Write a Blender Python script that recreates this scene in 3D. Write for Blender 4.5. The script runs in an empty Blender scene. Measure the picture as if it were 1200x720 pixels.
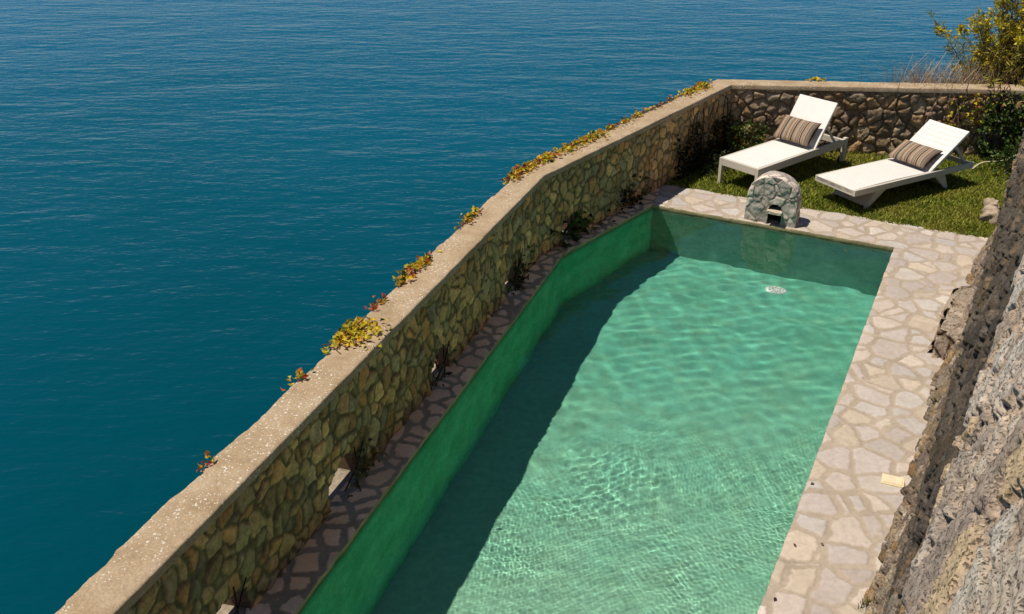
import bpy, bmesh, math, random
import numpy as np
from mathutils import Vector, Matrix

C = bpy.context.scene
COL = C.collection
R = math.radians
rng = np.random.default_rng(7)
random.seed(7)

# ------------------------------------------------------------------ camera, sky, sun, exposure
cam_d = bpy.data.cameras.new('camera')
cam = bpy.data.objects.new('camera', cam_d); COL.objects.link(cam)
cam_d.sensor_width = 36.0
cam_d.lens = 36.0 * 1165.0 / 1200.0
cam_d.clip_start = 0.05; cam_d.clip_end = 20000
cam.location = (0, 0, 4.4)
cam.rotation_euler = (R(90 - 27.366), 0, 0)
C.camera = cam

SUN = Vector((0.43, 0.07, -1.0)).normalized()          # direction the light travels
world = bpy.data.worlds.new('World'); C.world = world; world.use_nodes = True
wn = world.node_tree
sky = wn.nodes.new('ShaderNodeTexSky'); sky.sky_type = 'NISHITA'; sky.sun_disc = False
sky.sun_elevation = math.asin(-SUN.z)
sky.sun_rotation = math.atan2(-SUN.x, -SUN.y)
sky.air_density = 0.7; sky.dust_density = 0.0; sky.ozone_density = 6.0
bg = wn.nodes['Background']; bg.inputs[1].default_value = 0.078
wn.links.new(sky.outputs[0], bg.inputs[0])

sd = bpy.data.lights.new('sun', 'SUN'); sd.energy = 4.8; sd.angle = R(0.53); sd.color = (1.0, 0.93, 0.80)
sun = bpy.data.objects.new('sun', sd); COL.objects.link(sun)
sun.rotation_euler = SUN.to_track_quat('-Z', 'Y').to_euler(); sun.location = (-8, -2, 20)
sd.cycles.is_caustics_light = True

vs = C.view_settings
vs.view_transform = 'Standard'; vs.look = 'None'; vs.exposure = 0.0; vs.gamma = 1.0; vs.use_curve_mapping = False
C.render.engine = 'CYCLES'
cy = C.cycles
cy.use_denoising = True
cy.max_bounces = 10; cy.diffuse_bounces = 4; cy.glossy_bounces = 4; cy.transmission_bounces = 8; cy.transparent_max_bounces = 8
cy.sample_clamp_indirect = 8.0
cy.caustics_reflective = False; cy.caustics_refractive = True
cy.blur_glossy = 0.0

# ------------------------------------------------------------------ numeric helpers
def _h(ix, iy, seed):
    n = (ix.astype(np.int64) * 374761393 + iy.astype(np.int64) * 668265263 + seed * 1274126177) & 0xFFFFFFFF
    n = ((n ^ (n >> 13)) * 1274126177) & 0xFFFFFFFF
    n = (n ^ (n >> 16)) & 0xFFFFFFFF
    n = (n * 2246822519) & 0xFFFFFFFF
    n = n ^ (n >> 15)
    return (n & 0xFFFFFF) / float(0xFFFFFF)

def vn(x, y, seed=0):
    x = np.asarray(x, float); y = np.asarray(y, float)
    ix = np.floor(x); iy = np.floor(y); fx = x - ix; fy = y - iy
    ix = ix.astype(np.int64); iy = iy.astype(np.int64)
    fx = fx * fx * fx * (fx * (fx * 6 - 15) + 10); fy = fy * fy * fy * (fy * (fy * 6 - 15) + 10)
    a = _h(ix, iy, seed); b = _h(ix + 1, iy, seed); c = _h(ix, iy + 1, seed); d = _h(ix + 1, iy + 1, seed)
    return (a + (b - a) * fx) * (1 - fy) + (c + (d - c) * fx) * fy

def fbm(x, y, seed=0, oct=4, gain=0.5):
    s = 0; a = 1.0; t = 0
    for o in range(oct):
        s = s + a * vn(np.asarray(x) * 2 ** o + 17.3 * o, np.asarray(y) * 2 ** o - 9.1 * o, seed + o * 31); t += a; a *= gain
    return s / t * 2 - 1

def stones(u, v, su, sv, seed=0, jit=0.8, warp=0.12, wf=2.2, row=True, pw=0.5):
    """Cell pattern: distance to the joint (metres), cell hash values, offset from cell centre."""
    u = np.asarray(u, float); v = np.asarray(v, float)
    uu = u + warp * su * fbm(u / su * wf, v / sv * wf, seed + 5, 3)
    vv = v + warp * sv * fbm(u / su * wf + 40, v / sv * wf, seed + 6, 3)
    U = uu / su; V = vv / sv
    iu = np.floor(U).astype(np.int64); iv = np.floor(V).astype(np.int64)
    def seed_pt(ci, cj):
        off = 0.5 * (cj & 1) if row else 0.0
        px = ci + 0.5 + off + jit * (_h(ci, cj, seed + 1) - 0.5)
        py = cj + 0.5 + jit * (_h(ci, cj, seed + 2) - 0.5)
        return px, py
    def wt(ci, cj): return pw * su * sv * (_h(ci, cj, seed + 3) ** 2 - 0.3)      # unequal sizes
    best = np.full(U.shape, 1e9); bx = np.zeros_like(U); by = np.zeros_like(U)
    bi = np.zeros(U.shape, np.int64); bj = np.zeros(U.shape, np.int64)
    for di in range(-2, 3):
        for dj in range(-2, 3):
            ci = iu + di; cj = iv + dj
            px, py = seed_pt(ci, cj)
            d = ((px - U) * su) ** 2 + ((py - V) * sv) ** 2 - wt(ci, cj)
            m = d < best
            best = np.where(m, d, best); bx = np.where(m, px, bx); by = np.where(m, py, by)
            bi = np.where(m, ci, bi); bj = np.where(m, cj, bj)
    edge = np.full(U.shape, 1e9)
    for di in range(-2, 3):
        for dj in range(-2, 3):
            ci = iu + di; cj = iv + dj
            px, py = seed_pt(ci, cj)
            L = np.hypot((px - bx) * su, (py - by) * sv)
            d = ((px - U) * su) ** 2 + ((py - V) * sv) ** 2 - wt(ci, cj)
            e = (d - best) / (2 * np.maximum(L, 0.25 * min(su, sv)))
            edge = np.where(L > 1e-6, np.minimum(edge, e), edge)
    h1 = _h(bi, bj, seed + 11); h2 = _h(bi, bj, seed + 12); h3 = _h(bi, bj, seed + 13)
    return edge, h1, h2, h3, (U - bx) * su, (V - by) * sv

def sstep(a, b, x):
    t = np.clip((x - a) / (b - a), 0, 1); return t * t * (3 - 2 * t)

def pal(h, colours):
    c = np.array(colours, float); n = len(c)
    i = np.minimum((h * n).astype(int), n - 1)
    return c[i]

# ------------------------------------------------------------------ mesh helpers
def mesh_np(name, verts, faces, mat=None, parent=None, col=None, smooth=True, attrs=None):
    verts = np.asarray(verts, np.float32); faces = np.asarray(faces, np.int32)
    k = faces.shape[1]
    me = bpy.data.meshes.new(name)
    me.vertices.add(len(verts)); me.vertices.foreach_set('co', verts.ravel())
    me.loops.add(faces.size); me.loops.foreach_set('vertex_index', faces.ravel())
    me.polygons.add(len(faces)); me.polygons.foreach_set('loop_start', np.arange(0, faces.size, k, dtype=np.int32))
    me.polygons.foreach_set('use_smooth', np.full(len(faces), smooth))
    me.update(calc_edges=True); me.validate()
    if col is not None:
        a = me.color_attributes.new('Col', 'FLOAT_COLOR', 'POINT')
        c4 = np.ones((len(verts), 4), np.float32); c4[:, :3] = col
        a.data.foreach_set('color', c4.ravel())
    for n, val in (attrs or {}).items():
        a = me.attributes.new(n, 'FLOAT', 'POINT'); a.data.foreach_set('value', np.asarray(val, np.float32))
    o = bpy.data.objects.new(name, me); COL.objects.link(o)
    if mat: me.materials.append(mat)
    if parent: o.parent = parent
    return o

def grid_faces(nu, nv, flip=False, base=0):
    i, j = np.meshgrid(np.arange(nu - 1), np.arange(nv - 1), indexing='ij')
    a = i * nv + j; b = a + nv; c = b + 1; d = a + 1
    f = np.stack([a, b, c, d], -1).reshape(-1, 4)
    if flip: f = f[:, ::-1]
    return f + base

class Bag:
    """collects grids / quads with colours into one mesh"""
    def __init__(s): s.v = []; s.f = []; s.c = []; s.n = 0
    def add(s, v, f, c=None):
        v = np.asarray(v, float).reshape(-1, 3); f = np.asarray(f, int)
        if f.shape[1] == 3: f = np.concatenate([f, f[:, 2:3]], 1)
        s.v.append(v); s.f.append(f + s.n); s.n += len(v)
        cc = np.ones((len(v), 3)) * (c if c is not None else 1.0); s.c.append(cc)
    def quad(s, a, b, c, d, col=None): s.add([a, b, c, d], [[0, 1, 2, 3]], col)
    def build(s, name, mat, parent=None, smooth=True):
        f = np.concatenate(s.f)
        o = mesh_np(name, np.concatenate(s.v), f, mat, parent, np.concatenate(s.c), smooth)
        return o

def bm_obj(name, bm, mat, parent=None, smooth=False, bevel=0.0, seg=2):
    if bevel:
        bmesh.ops.bevel(bm, geom=[e for e in bm.edges], offset=bevel, segments=seg, affect='EDGES', profile=0.5)
    bmesh.ops.recalc_face_normals(bm, faces=bm.faces)
    me = bpy.data.meshes.new(name); bm.to_mesh(me); bm.free()
    for p in me.polygons: p.use_smooth = smooth
    me.materials.append(mat)
    o = bpy.data.objects.new(name, me); COL.objects.link(o)
    if parent: o.parent = parent
    return o

def bx(bm, x0, x1, y0, y1, z0, z1, M=None):
    r = bmesh.ops.create_cube(bm, size=1.0)
    T = Matrix.Translation(((x0 + x1) / 2, (y0 + y1) / 2, (z0 + z1) / 2)) @ Matrix.Diagonal((x1 - x0, y1 - y0, z1 - z0, 1))
    if M is not None: T = M @ T
    bmesh.ops.transform(bm, matrix=T, verts=r['verts'])

def tube_np(path, rad, n=6):
    path = np.asarray(path, float); m = len(path)
    rad = np.ones(m) * rad
    V = []
    for i in range(m):
        t = path[min(i + 1, m - 1)] - path[max(i - 1, 0)]; t /= max(np.linalg.norm(t), 1e-9)
        a = np.cross(t, [0, 0, 1.0]);
        if np.linalg.norm(a) < 1e-3: a = np.cross(t, [1.0, 0, 0])
        a /= np.linalg.norm(a); b = np.cross(t, a)
        for k in range(n):
            q = 2 * math.pi * k / n
            V.append(path[i] + rad[i] * (math.cos(q) * a + math.sin(q) * b))
    F = []
    for i in range(m - 1):
        for k in range(n):
            F.append([i * n + k, i * n + (k + 1) % n, (i + 1) * n + (k + 1) % n, (i + 1) * n + k])
    V.append(path[0]); V.append(path[-1])
    for k in range(n):
        F.append([m * n, (k + 1) % n, k, k]); F.append([m * n + 1, (m - 1) * n + k, (m - 1) * n + (k + 1) % n, (m - 1) * n + (k + 1) % n])
    return np.array(V), np.array(F)

def empty(name, loc, rotz=0.0):
    o = bpy.data.objects.new(name, None); COL.objects.link(o); o.location = loc; o.rotation_euler = (0, 0, rotz)
    o.empty_display_size = 0.1
    return o

def tag(o, label=None, cat=None, group=None, kind=None):
    if label: o['label'] = label
    if cat: o['category'] = cat
    if group: o['group'] = group
    if kind: o['kind'] = kind
    return o

# ------------------------------------------------------------------ material helpers
def mat_new(name):
    m = bpy.data.materials.new(name); m.use_nodes = True
    nt = m.node_tree; p = nt.nodes['Principled BSDF']
    return m, nt, p

def N(nt, t, **kw):
    n = nt.nodes.new(t)
    for k, v in kw.items(): setattr(n, k, v)
    return n

def noise(nt, vec, scale, detail=5.0, rough=0.6):
    n = N(nt, 'ShaderNodeTexNoise'); n.inputs['Scale'].default_value = scale
    n.inputs['Detail'].default_value = detail; n.inputs['Roughness'].default_value = rough
    nt.links.new(vec, n.inputs['Vector']); return n

def ramp(nt, fac, stops, interp='LINEAR'):
    r = N(nt, 'ShaderNodeValToRGB'); r.color_ramp.interpolation = interp
    el = r.color_ramp.elements
    while len(el) < len(stops): el.new(0.5)
    for e, (p, c) in zip(el, stops):
        e.position = p; e.color = tuple(c) + (1,) if len(c) == 3 else c
    nt.links.new(fac, r.inputs['Fac']); return r

def mixc(nt, mode, fac, a, b):
    m = N(nt, 'ShaderNodeMix', data_type='RGBA', blend_type=mode)
    if isinstance(fac, (int, float)): m.inputs[0].default_value = fac
    else: nt.links.new(fac, m.inputs[0])
    for s, v in ((6, a), (7, b)):
        if isinstance(v, tuple): m.inputs[s].default_value = v + (1,) if len(v) == 3 else v
        else: nt.links.new(v, m.inputs[s])
    return m.outputs[2]

def bump(nt, p, h, strength=0.3, dist=0.01):
    b = N(nt, 'ShaderNodeBump'); b.inputs['Strength'].default_value = strength; b.inputs['Distance'].default_value = dist
    nt.links.new(h, b.inputs['Height']); nt.links.new(b.outputs[0], p.inputs['Normal']); return b

def mat_attr(name, rough=0.9, nscale=18, lo=0.7, hi=1.25, bstr=0.5, bscale=60, bdist=0.01, spec=0.3, n2=None):
    m, nt, p = mat_new(name)
    a = N(nt, 'ShaderNodeAttribute', attribute_name='Col')
    g = N(nt, 'ShaderNodeNewGeometry')
    n = noise(nt, g.outputs['Position'], nscale, 6, 0.65)
    r = ramp(nt, n.outputs['Fac'], [(0.3, (lo,) * 3), (0.7, (hi,) * 3)])
    c = mixc(nt, 'MULTIPLY', 1.0, a.outputs['Color'], r.outputs['Color'])
    if n2:
        sc, colr, f0, f1, amt = n2
        nn = noise(nt, g.outputs['Position'], sc, 5, 0.6)
        rr = ramp(nt, nn.outputs['Fac'], [(f0, (0, 0, 0)), (f1, (amt,) * 3)])
        c = mixc(nt, 'MIX', rr.outputs['Color'], c, colr)
    nt.links.new(c, p.inputs['Base Color'])
    p.inputs['Roughness'].default_value = rough; p.inputs['Specular IOR Level'].default_value = spec
    nb = noise(nt, g.outputs['Position'], bscale, 6, 0.7)
    bump(nt, p, nb.outputs['Fac'], bstr, bdist)
    return m

def mat_plain(name, col, rough=0.6, spec=0.4, metal=0.0, nscale=0, var=0.15, bstr=0, bscale=80, bdist=0.003):
    m, nt, p = mat_new(name)
    p.inputs['Base Color'].default_value = tuple(col) + (1,)
    p.inputs['Roughness'].default_value = rough; p.inputs['Specular IOR Level'].default_value = spec; p.inputs['Metallic'].default_value = metal
    tc = N(nt, 'ShaderNodeTexCoord')
    if nscale:
        n = noise(nt, tc.outputs['Object'], nscale, 5, 0.6)
        r = ramp(nt, n.outputs['Fac'], [(0.3, tuple(c * (1 - var) for c in col)), (0.7, tuple(min(c * (1 + var), 0.95) for c in col))])
        nt.links.new(r.outputs['Color'], p.inputs['Base Color'])
    if bstr:
        nb = noise(nt, tc.outputs['Object'], bscale, 4, 0.6); bump(nt, p, nb.outputs['Fac'], bstr, bdist)
    return m

def mat_leaf(name, trans=0.35, rough=0.5):
    m, nt, p = mat_new(name)
    a = N(nt, 'ShaderNodeAttribute', attribute_name='Col')
    nt.links.new(a.outputs['Color'], p.inputs['Base Color']); p.inputs['Roughness'].default_value = rough
    p.inputs['Specular IOR Level'].default_value = 0.25
    t = N(nt, 'ShaderNodeBsdfTranslucent'); nt.links.new(a.outputs['Color'], t.inputs['Color'])
    mx = N(nt, 'ShaderNodeMixShader'); mx.inputs[0].default_value = trans
    nt.links.new(p.outputs[0], mx.inputs[1]); nt.links.new(t.outputs[0], mx.inputs[2])
    nt.links.new(mx.outputs[0], nt.nodes['Material Output'].inputs['Surface'])
    return m

M = {}
M['wall_stone'] = mat_attr('wall_stone', 0.9, 26, 0.62, 1.3, 0.7, 70, 0.012, n2=(7, (0.055, 0.05, 0.022), 0.52, 0.72, 0.55))
M['garden_stone'] = mat_attr('garden_stone', 0.9, 22, 0.6, 1.35, 0.8, 60, 0.015)
M['flagstone'] = mat_attr('flagstone', 0.85, 24, 0.84, 1.13, 0.45, 90, 0.006, n2=(3.0, (0.34, 0.26, 0.19), 0.5, 0.75, 0.35))
def rock_mat():
    """pitted limestone and sandy pointing: grain, small holes and rust specks at several sizes"""
    m, nt, p = mat_new('rock')
    a = N(nt, 'ShaderNodeAttribute', attribute_name='Col'); P = N(nt, 'ShaderNodeNewGeometry').outputs['Position']
    c = a.outputs['Color']
    n = noise(nt, P, 30, 8, 0.72); r = ramp(nt, n.outputs['Fac'], [(0.32, (0.62, 0.58, 0.54)), (0.5, (1.0, 0.98, 0.96)), (0.68, (1.32, 1.30, 1.26))])
    c = mixc(nt, 'MULTIPLY', 1.0, c, r.outputs['Color'])
    o = noise(nt, P, 9, 4, 0.6); ro = ramp(nt, o.outputs['Fac'], [(0.56, (0, 0, 0)), (0.72, (0.5,) * 3)]); c = mixc(nt, 'MIX', ro.outputs['Color'], c, (0.46, 0.27, 0.11))
    hs = None
    for sc, lo, hi, amt in ((105, 0.565, 0.62, 0.75), (42, 0.60, 0.65, 0.7)):
        h = noise(nt, P, sc, 4, 0.6); k = ramp(nt, h.outputs['Fac'], [(lo, (0, 0, 0)), (hi, (amt,) * 3)])
        c = mixc(nt, 'MIX', k.outputs['Color'], c, (0.10, 0.07, 0.05))
        v = N(nt, 'ShaderNodeMath', operation='MULTIPLY'); nt.links.new(k.outputs['Color'], v.inputs[0]); v.inputs[1].default_value = -0.7
        if hs is None: hs = v.outputs[0]
        else:
            ad = N(nt, 'ShaderNodeMath', operation='ADD'); nt.links.new(hs, ad.inputs[0]); nt.links.new(v.outputs[0], ad.inputs[1]); hs = ad.outputs[0]
    nb = noise(nt, P, 60, 8, 0.75)
    ad = N(nt, 'ShaderNodeMath', operation='ADD'); nt.links.new(hs, ad.inputs[0]); nt.links.new(nb.outputs['Fac'], ad.inputs[1])
    nt.links.new(c, p.inputs['Base Color']); p.inputs['Roughness'].default_value = 0.93; p.inputs['Specular IOR Level'].default_value = 0.2
    bump(nt, p, ad.outputs[0], 0.9, 0.018)
    return m
M['rock'] = rock_mat()
M['fountain_stone'] = mat_attr('fountain_stone', 0.9, 45, 0.72, 1.22, 0.7, 110, 0.006)
M['cliff'] = mat_attr('cliff', 0.95, 3, 0.6, 1.3, 0.8, 8, 0.1)
M['leaf'] = mat_leaf('leaf')
M['blade'] = mat_leaf('blade', 0.3, 0.6)
M['iron'] = mat_plain('iron', (0.02, 0.014, 0.011), 0.75, 0.3, 0.3, 30, 0.4)

# cap: beige render with pale lichen specks
def cap_mat():
    m, nt, p = mat_new('cap_render')
    g = N(nt, 'ShaderNodeNewGeometry'); P = g.outputs['Position']
    n = noise(nt, P, 5, 6, 0.65)
    base = ramp(nt, n.outputs['Fac'], [(0.25, (0.31, 0.215, 0.125)), (0.5, (0.42, 0.305, 0.19)), (0.75, (0.50, 0.385, 0.26))])
    n2 = noise(nt, P, 70, 5, 0.7)
    f2 = ramp(nt, n2.outputs['Fac'], [(0.3, (0.75,) * 3), (0.7, (1.2,) * 3)])
    c = mixc(nt, 'MULTIPLY', 1.0, base.outputs['Color'], f2.outputs['Color'])
    # specks of two sizes, gated by a patchy mask
    msk = noise(nt, P, 2.4, 3, 0.5)
    for sc, thr, gate in ((26, 0.24, 0.44), (52, 0.27, 0.38)):
        v = N(nt, 'ShaderNodeTexVoronoi'); v.inputs['Scale'].default_value = sc; nt.links.new(P, v.inputs['Vector'])
        wob = noise(nt, P, 140, 2, 0.5)
        ad = N(nt, 'ShaderNodeMath', operation='MULTIPLY_ADD'); nt.links.new(wob.outputs['Fac'], ad.inputs[0]); ad.inputs[1].default_value = 0.35
        nt.links.new(v.outputs['Distance'], ad.inputs[2])
        s = ramp(nt, ad.outputs[0], [(thr + 0.10, (1, 1, 1)), (thr + 0.16, (0, 0, 0))])
        sep = N(nt, 'ShaderNodeSeparateColor'); nt.links.new(v.outputs['Color'], sep.inputs[0])
        sel = ramp(nt, sep.outputs[0], [(0.40, (0, 0, 0)), (0.45, (1, 1, 1))])
        gt = ramp(nt, msk.outputs['Fac'], [(gate, (0, 0, 0)), (gate + 0.14, (1, 1, 1))])
        a = mixc(nt, 'MULTIPLY', 1.0, s.outputs['Color'], sel.outputs['Color'])
        a = mixc(nt, 'MULTIPLY', 1.0, a, gt.outputs['Color'])
        c = mixc(nt, 'MIX', a, c, (0.70, 0.66, 0.56))
    nt.links.new(c, p.inputs['Base Color']); p.inputs['Roughness'].default_value = 0.92
    p.inputs['Specular IOR Level'].default_value = 0.25
    nb = noise(nt, P, 55, 8, 0.75); bump(nt, p, nb.outputs['Fac'], 0.7, 0.012)
    return m
M['cap'] = cap_mat()

def pool_mat(name, base, alt, sc, near=None):
    m, nt, p = mat_new(name)
    g = N(nt, 'ShaderNodeNewGeometry'); P = g.outputs['Position']
    n = noise(nt, P, sc, 6, 0.65)
    r = ramp(nt, n.outputs['Fac'], [(0.35, alt), (0.62, base)])
    c = r.outputs['Color']
    if near:                                            # floor fades to a paler colour over its near half
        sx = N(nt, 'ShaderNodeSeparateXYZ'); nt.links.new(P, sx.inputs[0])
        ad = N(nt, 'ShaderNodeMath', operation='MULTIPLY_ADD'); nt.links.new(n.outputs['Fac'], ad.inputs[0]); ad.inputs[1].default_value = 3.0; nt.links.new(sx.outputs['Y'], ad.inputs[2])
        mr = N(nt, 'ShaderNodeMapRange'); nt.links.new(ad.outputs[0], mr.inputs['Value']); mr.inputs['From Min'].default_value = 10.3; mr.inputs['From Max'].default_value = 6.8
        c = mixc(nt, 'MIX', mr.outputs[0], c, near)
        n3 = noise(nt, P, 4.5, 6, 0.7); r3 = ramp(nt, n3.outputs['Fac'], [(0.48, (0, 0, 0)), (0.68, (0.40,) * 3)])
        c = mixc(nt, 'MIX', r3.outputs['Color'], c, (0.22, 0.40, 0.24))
    else:
        a = N(nt, 'ShaderNodeAttribute', attribute_name='Col'); c = mixc(nt, 'MULTIPLY', 1.0, c, a.outputs['Color'])
    n2 = noise(nt, P, sc * 9, 4, 0.6)
    f2 = ramp(nt, n2.outputs['Fac'], [(0.3, (0.86,) * 3), (0.7, (1.1,) * 3)])
    c = mixc(nt, 'MULTIPLY', 1.0, c, f2.outputs['Color'])
    nt.links.new(c, p.inputs['Base Color']); p.inputs['Roughness'].default_value = 0.9; p.inputs['Specular IOR Level'].default_value = 0.0
    return m
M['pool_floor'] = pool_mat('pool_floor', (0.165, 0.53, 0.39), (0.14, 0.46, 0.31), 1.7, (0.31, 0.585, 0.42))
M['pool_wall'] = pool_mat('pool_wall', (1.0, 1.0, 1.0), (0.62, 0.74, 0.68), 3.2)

def water_mat():
    m, nt, p = mat_new('pool_water')
    nt.nodes.remove(p)
    gl = N(nt, 'ShaderNodeBsdfGlass'); gl.inputs['IOR'].default_value = 1.33; gl.inputs['Roughness'].default_value = 0.0
    gl.inputs['Color'].default_value = (0.97, 1.0, 0.99, 1)
    nt.links.new(gl.outputs[0], nt.nodes['Material Output'].inputs['Surface'])
    return m
M['pool_water'] = water_mat()

def sea_mat():
    m, nt, p = mat_new('sea_water')
    g = N(nt, 'ShaderNodeNewGeometry'); P = g.outputs['Position']
    # sky reflection painted in: teal near, lighter blue with distance, with slow drifting patches
    ln = N(nt, 'ShaderNodeVectorMath', operation='LENGTH'); nt.links.new(P, ln.inputs[0])
    n = noise(nt, P, 0.03, 3, 0.5)
    ad = N(nt, 'ShaderNodeMath', operation='MULTIPLY_ADD'); nt.links.new(n.outputs['Fac'], ad.inputs[0]); ad.inputs[1].default_value = 40.0; nt.links.new(ln.outputs['Value'], ad.inputs[2])
    mr = N(nt, 'ShaderNodeMapRange'); nt.links.new(ad.outputs[0], mr.inputs['Value']); mr.inputs['From Min'].default_value = 35.0; mr.inputs['From Max'].default_value = 130.0
    r = ramp(nt, mr.outputs[0], [(0.0, (0.000, 0.042, 0.058)), (0.45, (0.000, 0.074, 0.116)), (1.0, (0.000, 0.100, 0.185))])
    nt.links.new(r.outputs['Color'], p.inputs['Base Color'])
    p.inputs['Roughness'].default_value = 0.06; p.inputs['IOR'].default_value = 1.33; p.inputs['Specular IOR Level'].default_value = 0.16
    mp = N(nt, 'ShaderNodeMapping'); mp.inputs['Rotation'].default_value = (0, 0, R(6)); mp.inputs['Scale'].default_value = (0.42, 1.0, 1.0)
    nt.links.new(P, mp.inputs['Vector'])
    h = None
    for sc, amp, det in ((0.30, 0.8, 3), (1.3, 0.36, 3), (4.5, 0.10, 2)):
        k = noise(nt, mp.outputs[0], sc, det, 0.55)
        ml = N(nt, 'ShaderNodeMath', operation='MULTIPLY'); nt.links.new(k.outputs['Fac'], ml.inputs[0]); ml.inputs[1].default_value = amp
        if h is None: h = ml.outputs[0]
        else:
            ad = N(nt, 'ShaderNodeMath', operation='ADD'); nt.links.new(h, ad.inputs[0]); nt.links.new(ml.outputs[0], ad.inputs[1]); h = ad.outputs[0]
    bump(nt, p, h, 1.0, 0.30)
    return m
M['sea'] = sea_mat()

# ------------------------------------------------------------------ plan (metres, deck level z = 0)
A2 = lambda *p: np.array(p, float)
PR0, PR1 = A2(0.52, 2.52), A2(4.164, 9.916)             # right pool edge
PL0, PL1, PL2 = A2(-2.10, 2.27), A2(0.55, 9.758), A2(1.693, 11.179)   # left pool edge
WV = (PR1 - PL2) / np.linalg.norm(PR1 - PL2)            # along far pool edge
BK = A2(-WV[1], WV[0])                                  # away from pool at its far end
RB0 = A2(2.212, 4.472); RD = A2(0.47946, 0.87756); RN = A2(0.87756, -0.47946)   # foot of the rock wall
O1 = A2(5.31, 10.14); LO = PL2 + 0.72 * BK
WALL = [A2(-1.99, 0.6), A2(-1.965, 3.45), A2(0.300, 9.665), A2(2.935, 13.245), A2(9.2, 12.78)]   # inner faces
WT, WH, CT = 0.22, 0.86, 0.06

def offset_poly(pts, d):
    """offset to the left of travel, mitred"""
    out = []
    for i, p in enumerate(pts):
        ns = []
        if i > 0: t = pts[i] - pts[i - 1]; t = t / np.linalg.norm(t); ns.append(A2(-t[1], t[0]))
        if i < len(pts) - 1: t = pts[i + 1] - pts[i]; t = t / np.linalg.norm(t); ns.append(A2(-t[1], t[0]))
        n = sum(ns); n = n / np.linalg.norm(n)
        out.append(p + n * d / (n @ ns[0]))
    return out
WALL_OUT = offset_poly(WALL, WT)
CAP_IN = offset_poly(WALL, -0.03); CAP_OUT = offset_poly(WALL, WT + 0.035)

def along(pts, s):
    """point and left normal on a polyline at arc lengths s"""
    pts = np.array(pts); seg = np.linalg.norm(np.diff(pts, axis=0), axis=1); cum = np.r_[0, np.cumsum(seg)]
    i = np.clip(np.searchsorted(cum, s, 'right') - 1, 0, len(seg) - 1)
    t = (s - cum[i]) / seg[i]
    p = pts[i] + (pts[i + 1] - pts[i]) * t[:, None]
    d = (pts[i + 1] - pts[i]) / seg[i][:, None]
    return p, np.stack([-d[:, 1], d[:, 0]], 1), cum

# ------------------------------------------------------------------ sea, cliff
SEA_Z = -14.0
bm = bmesh.new()
vv = [bm.verts.new(v) for v in ((-6000, -1500, SEA_Z), (6000, -1500, SEA_Z), (6000, 9000, SEA_Z), (-6000, 9000, SEA_Z))]
bm.faces.new(vv); tag(bm_obj('sea', bm, M['sea']), kind='structure')

def build_cliff():
    base = offset_poly([A2(-1.99, -6.0)] + [p for p in WALL[1:4]] + [A2(12.0, 12.6)], WT - 0.03)
    s_tot = along(base, np.array([0.0]))[2][-1]
    s = np.linspace(0, s_tot, 150)
    prof = [(0.0, -0.03), (0.25, -0.03), (0.45, -0.12), (0.8, -0.6), (1.3, -1.6), (2.0, -4.0), (3.2, -8.0), (4.6, -12.0), (6.0, -15.0)]
    pts = np.array(base); V = []
    # smooth outward normals by averaging neighbouring offsets
    p0, n0, _ = along(base, s)
    k = 9; pad = np.pad(n0, ((k, k), (0, 0)), 'edge'); n1 = np.stack([np.convolve(pad[:, c], np.ones(2 * k + 1) / (2 * k + 1), 'valid') for c in (0, 1)], 1)
    n1 /= np.linalg.norm(n1, axis=1)[:, None]
    for d, z in prof:
        nz = fbm(s * 0.7, np.full_like(s, d * 1.3), 3, 4)
        w = min(1.0, max(0.0, (d - 0.5)) / 1.0)
        q = p0 + (n0 if d < 0.5 else n1) * (d + w * 0.35 * nz)[:, None]
        V.append(np.c_[q, np.full(len(s), z) + w * 0.4 * fbm(s * 0.9, np.full_like(s, d), 8, 3)])
    V = np.stack(V, 1).reshape(-1, 3)
    c = 0.22 + 0.1 * fbm(V[:, 0] * 1.2 + V[:, 1], V[:, 2] * 1.4, 4, 4)
    colr = c[:, None] * np.array([1.35, 1.2, 1.0])
    top = V[:, 2] > -0.3
    colr[top] = (0.30 + 0.14 * fbm(V[top, 0] * 5, V[top, 1] * 5, 6, 4))[:, None] * np.array([1.25, 1.05, 0.8])
    tag(mesh_np('cliff', V, grid_faces(len(s), len(prof)), M['cliff'], col=colr), kind='structure')
build_cliff()

# ------------------------------------------------------------------ deck paving
def flag_z_col(x, y, mortar=(0.39, 0.315, 0.243), tint=(1, 1, 1), k=1.0):
    # rotate the pattern to the pool
    u = x * WV[0] + y * WV[1]; v = x * BK[0] + y * BK[1]
    e, h1, h2, h3, du, dv = stones(u, v, 0.215 * k, 0.19 * k, 21, 1.0, 0.12, 1.9, row=False)
    gap = 0.014 + 0.010 * fbm(u * 3, v * 3, 77, 2).clip(-0.3, 1) + 0.014 * h3
    e = e + 0.007 * fbm(u * 22, v * 22, 78, 3)
    m = sstep(gap, gap + 0.008, e)
    st = pal(h1, [(0.50, 0.41, 0.345), (0.47, 0.395, 0.345), (0.535, 0.44, 0.36), (0.455, 0.375, 0.325), (0.52, 0.42, 0.32), (0.48, 0.42, 0.375), (0.55, 0.47, 0.40)])
    st = st * (0.9 + 0.2 * h2)[:, None] * np.array([0.98, 1.0, 1.03])
    mo = np.array(mortar) * (1 + 0.16 * fbm(u * 5, v * 5, 79, 3))[:, None]
    col = mo * (1 - m)[:, None] + st * np.array(tint) * m[:, None]
    z = 0.007 * m + 0.003 * (h3 - 0.5) * m + 0.0035 * fbm(u * 7, v * 7, 80, 3) * m
    return z, col

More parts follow.
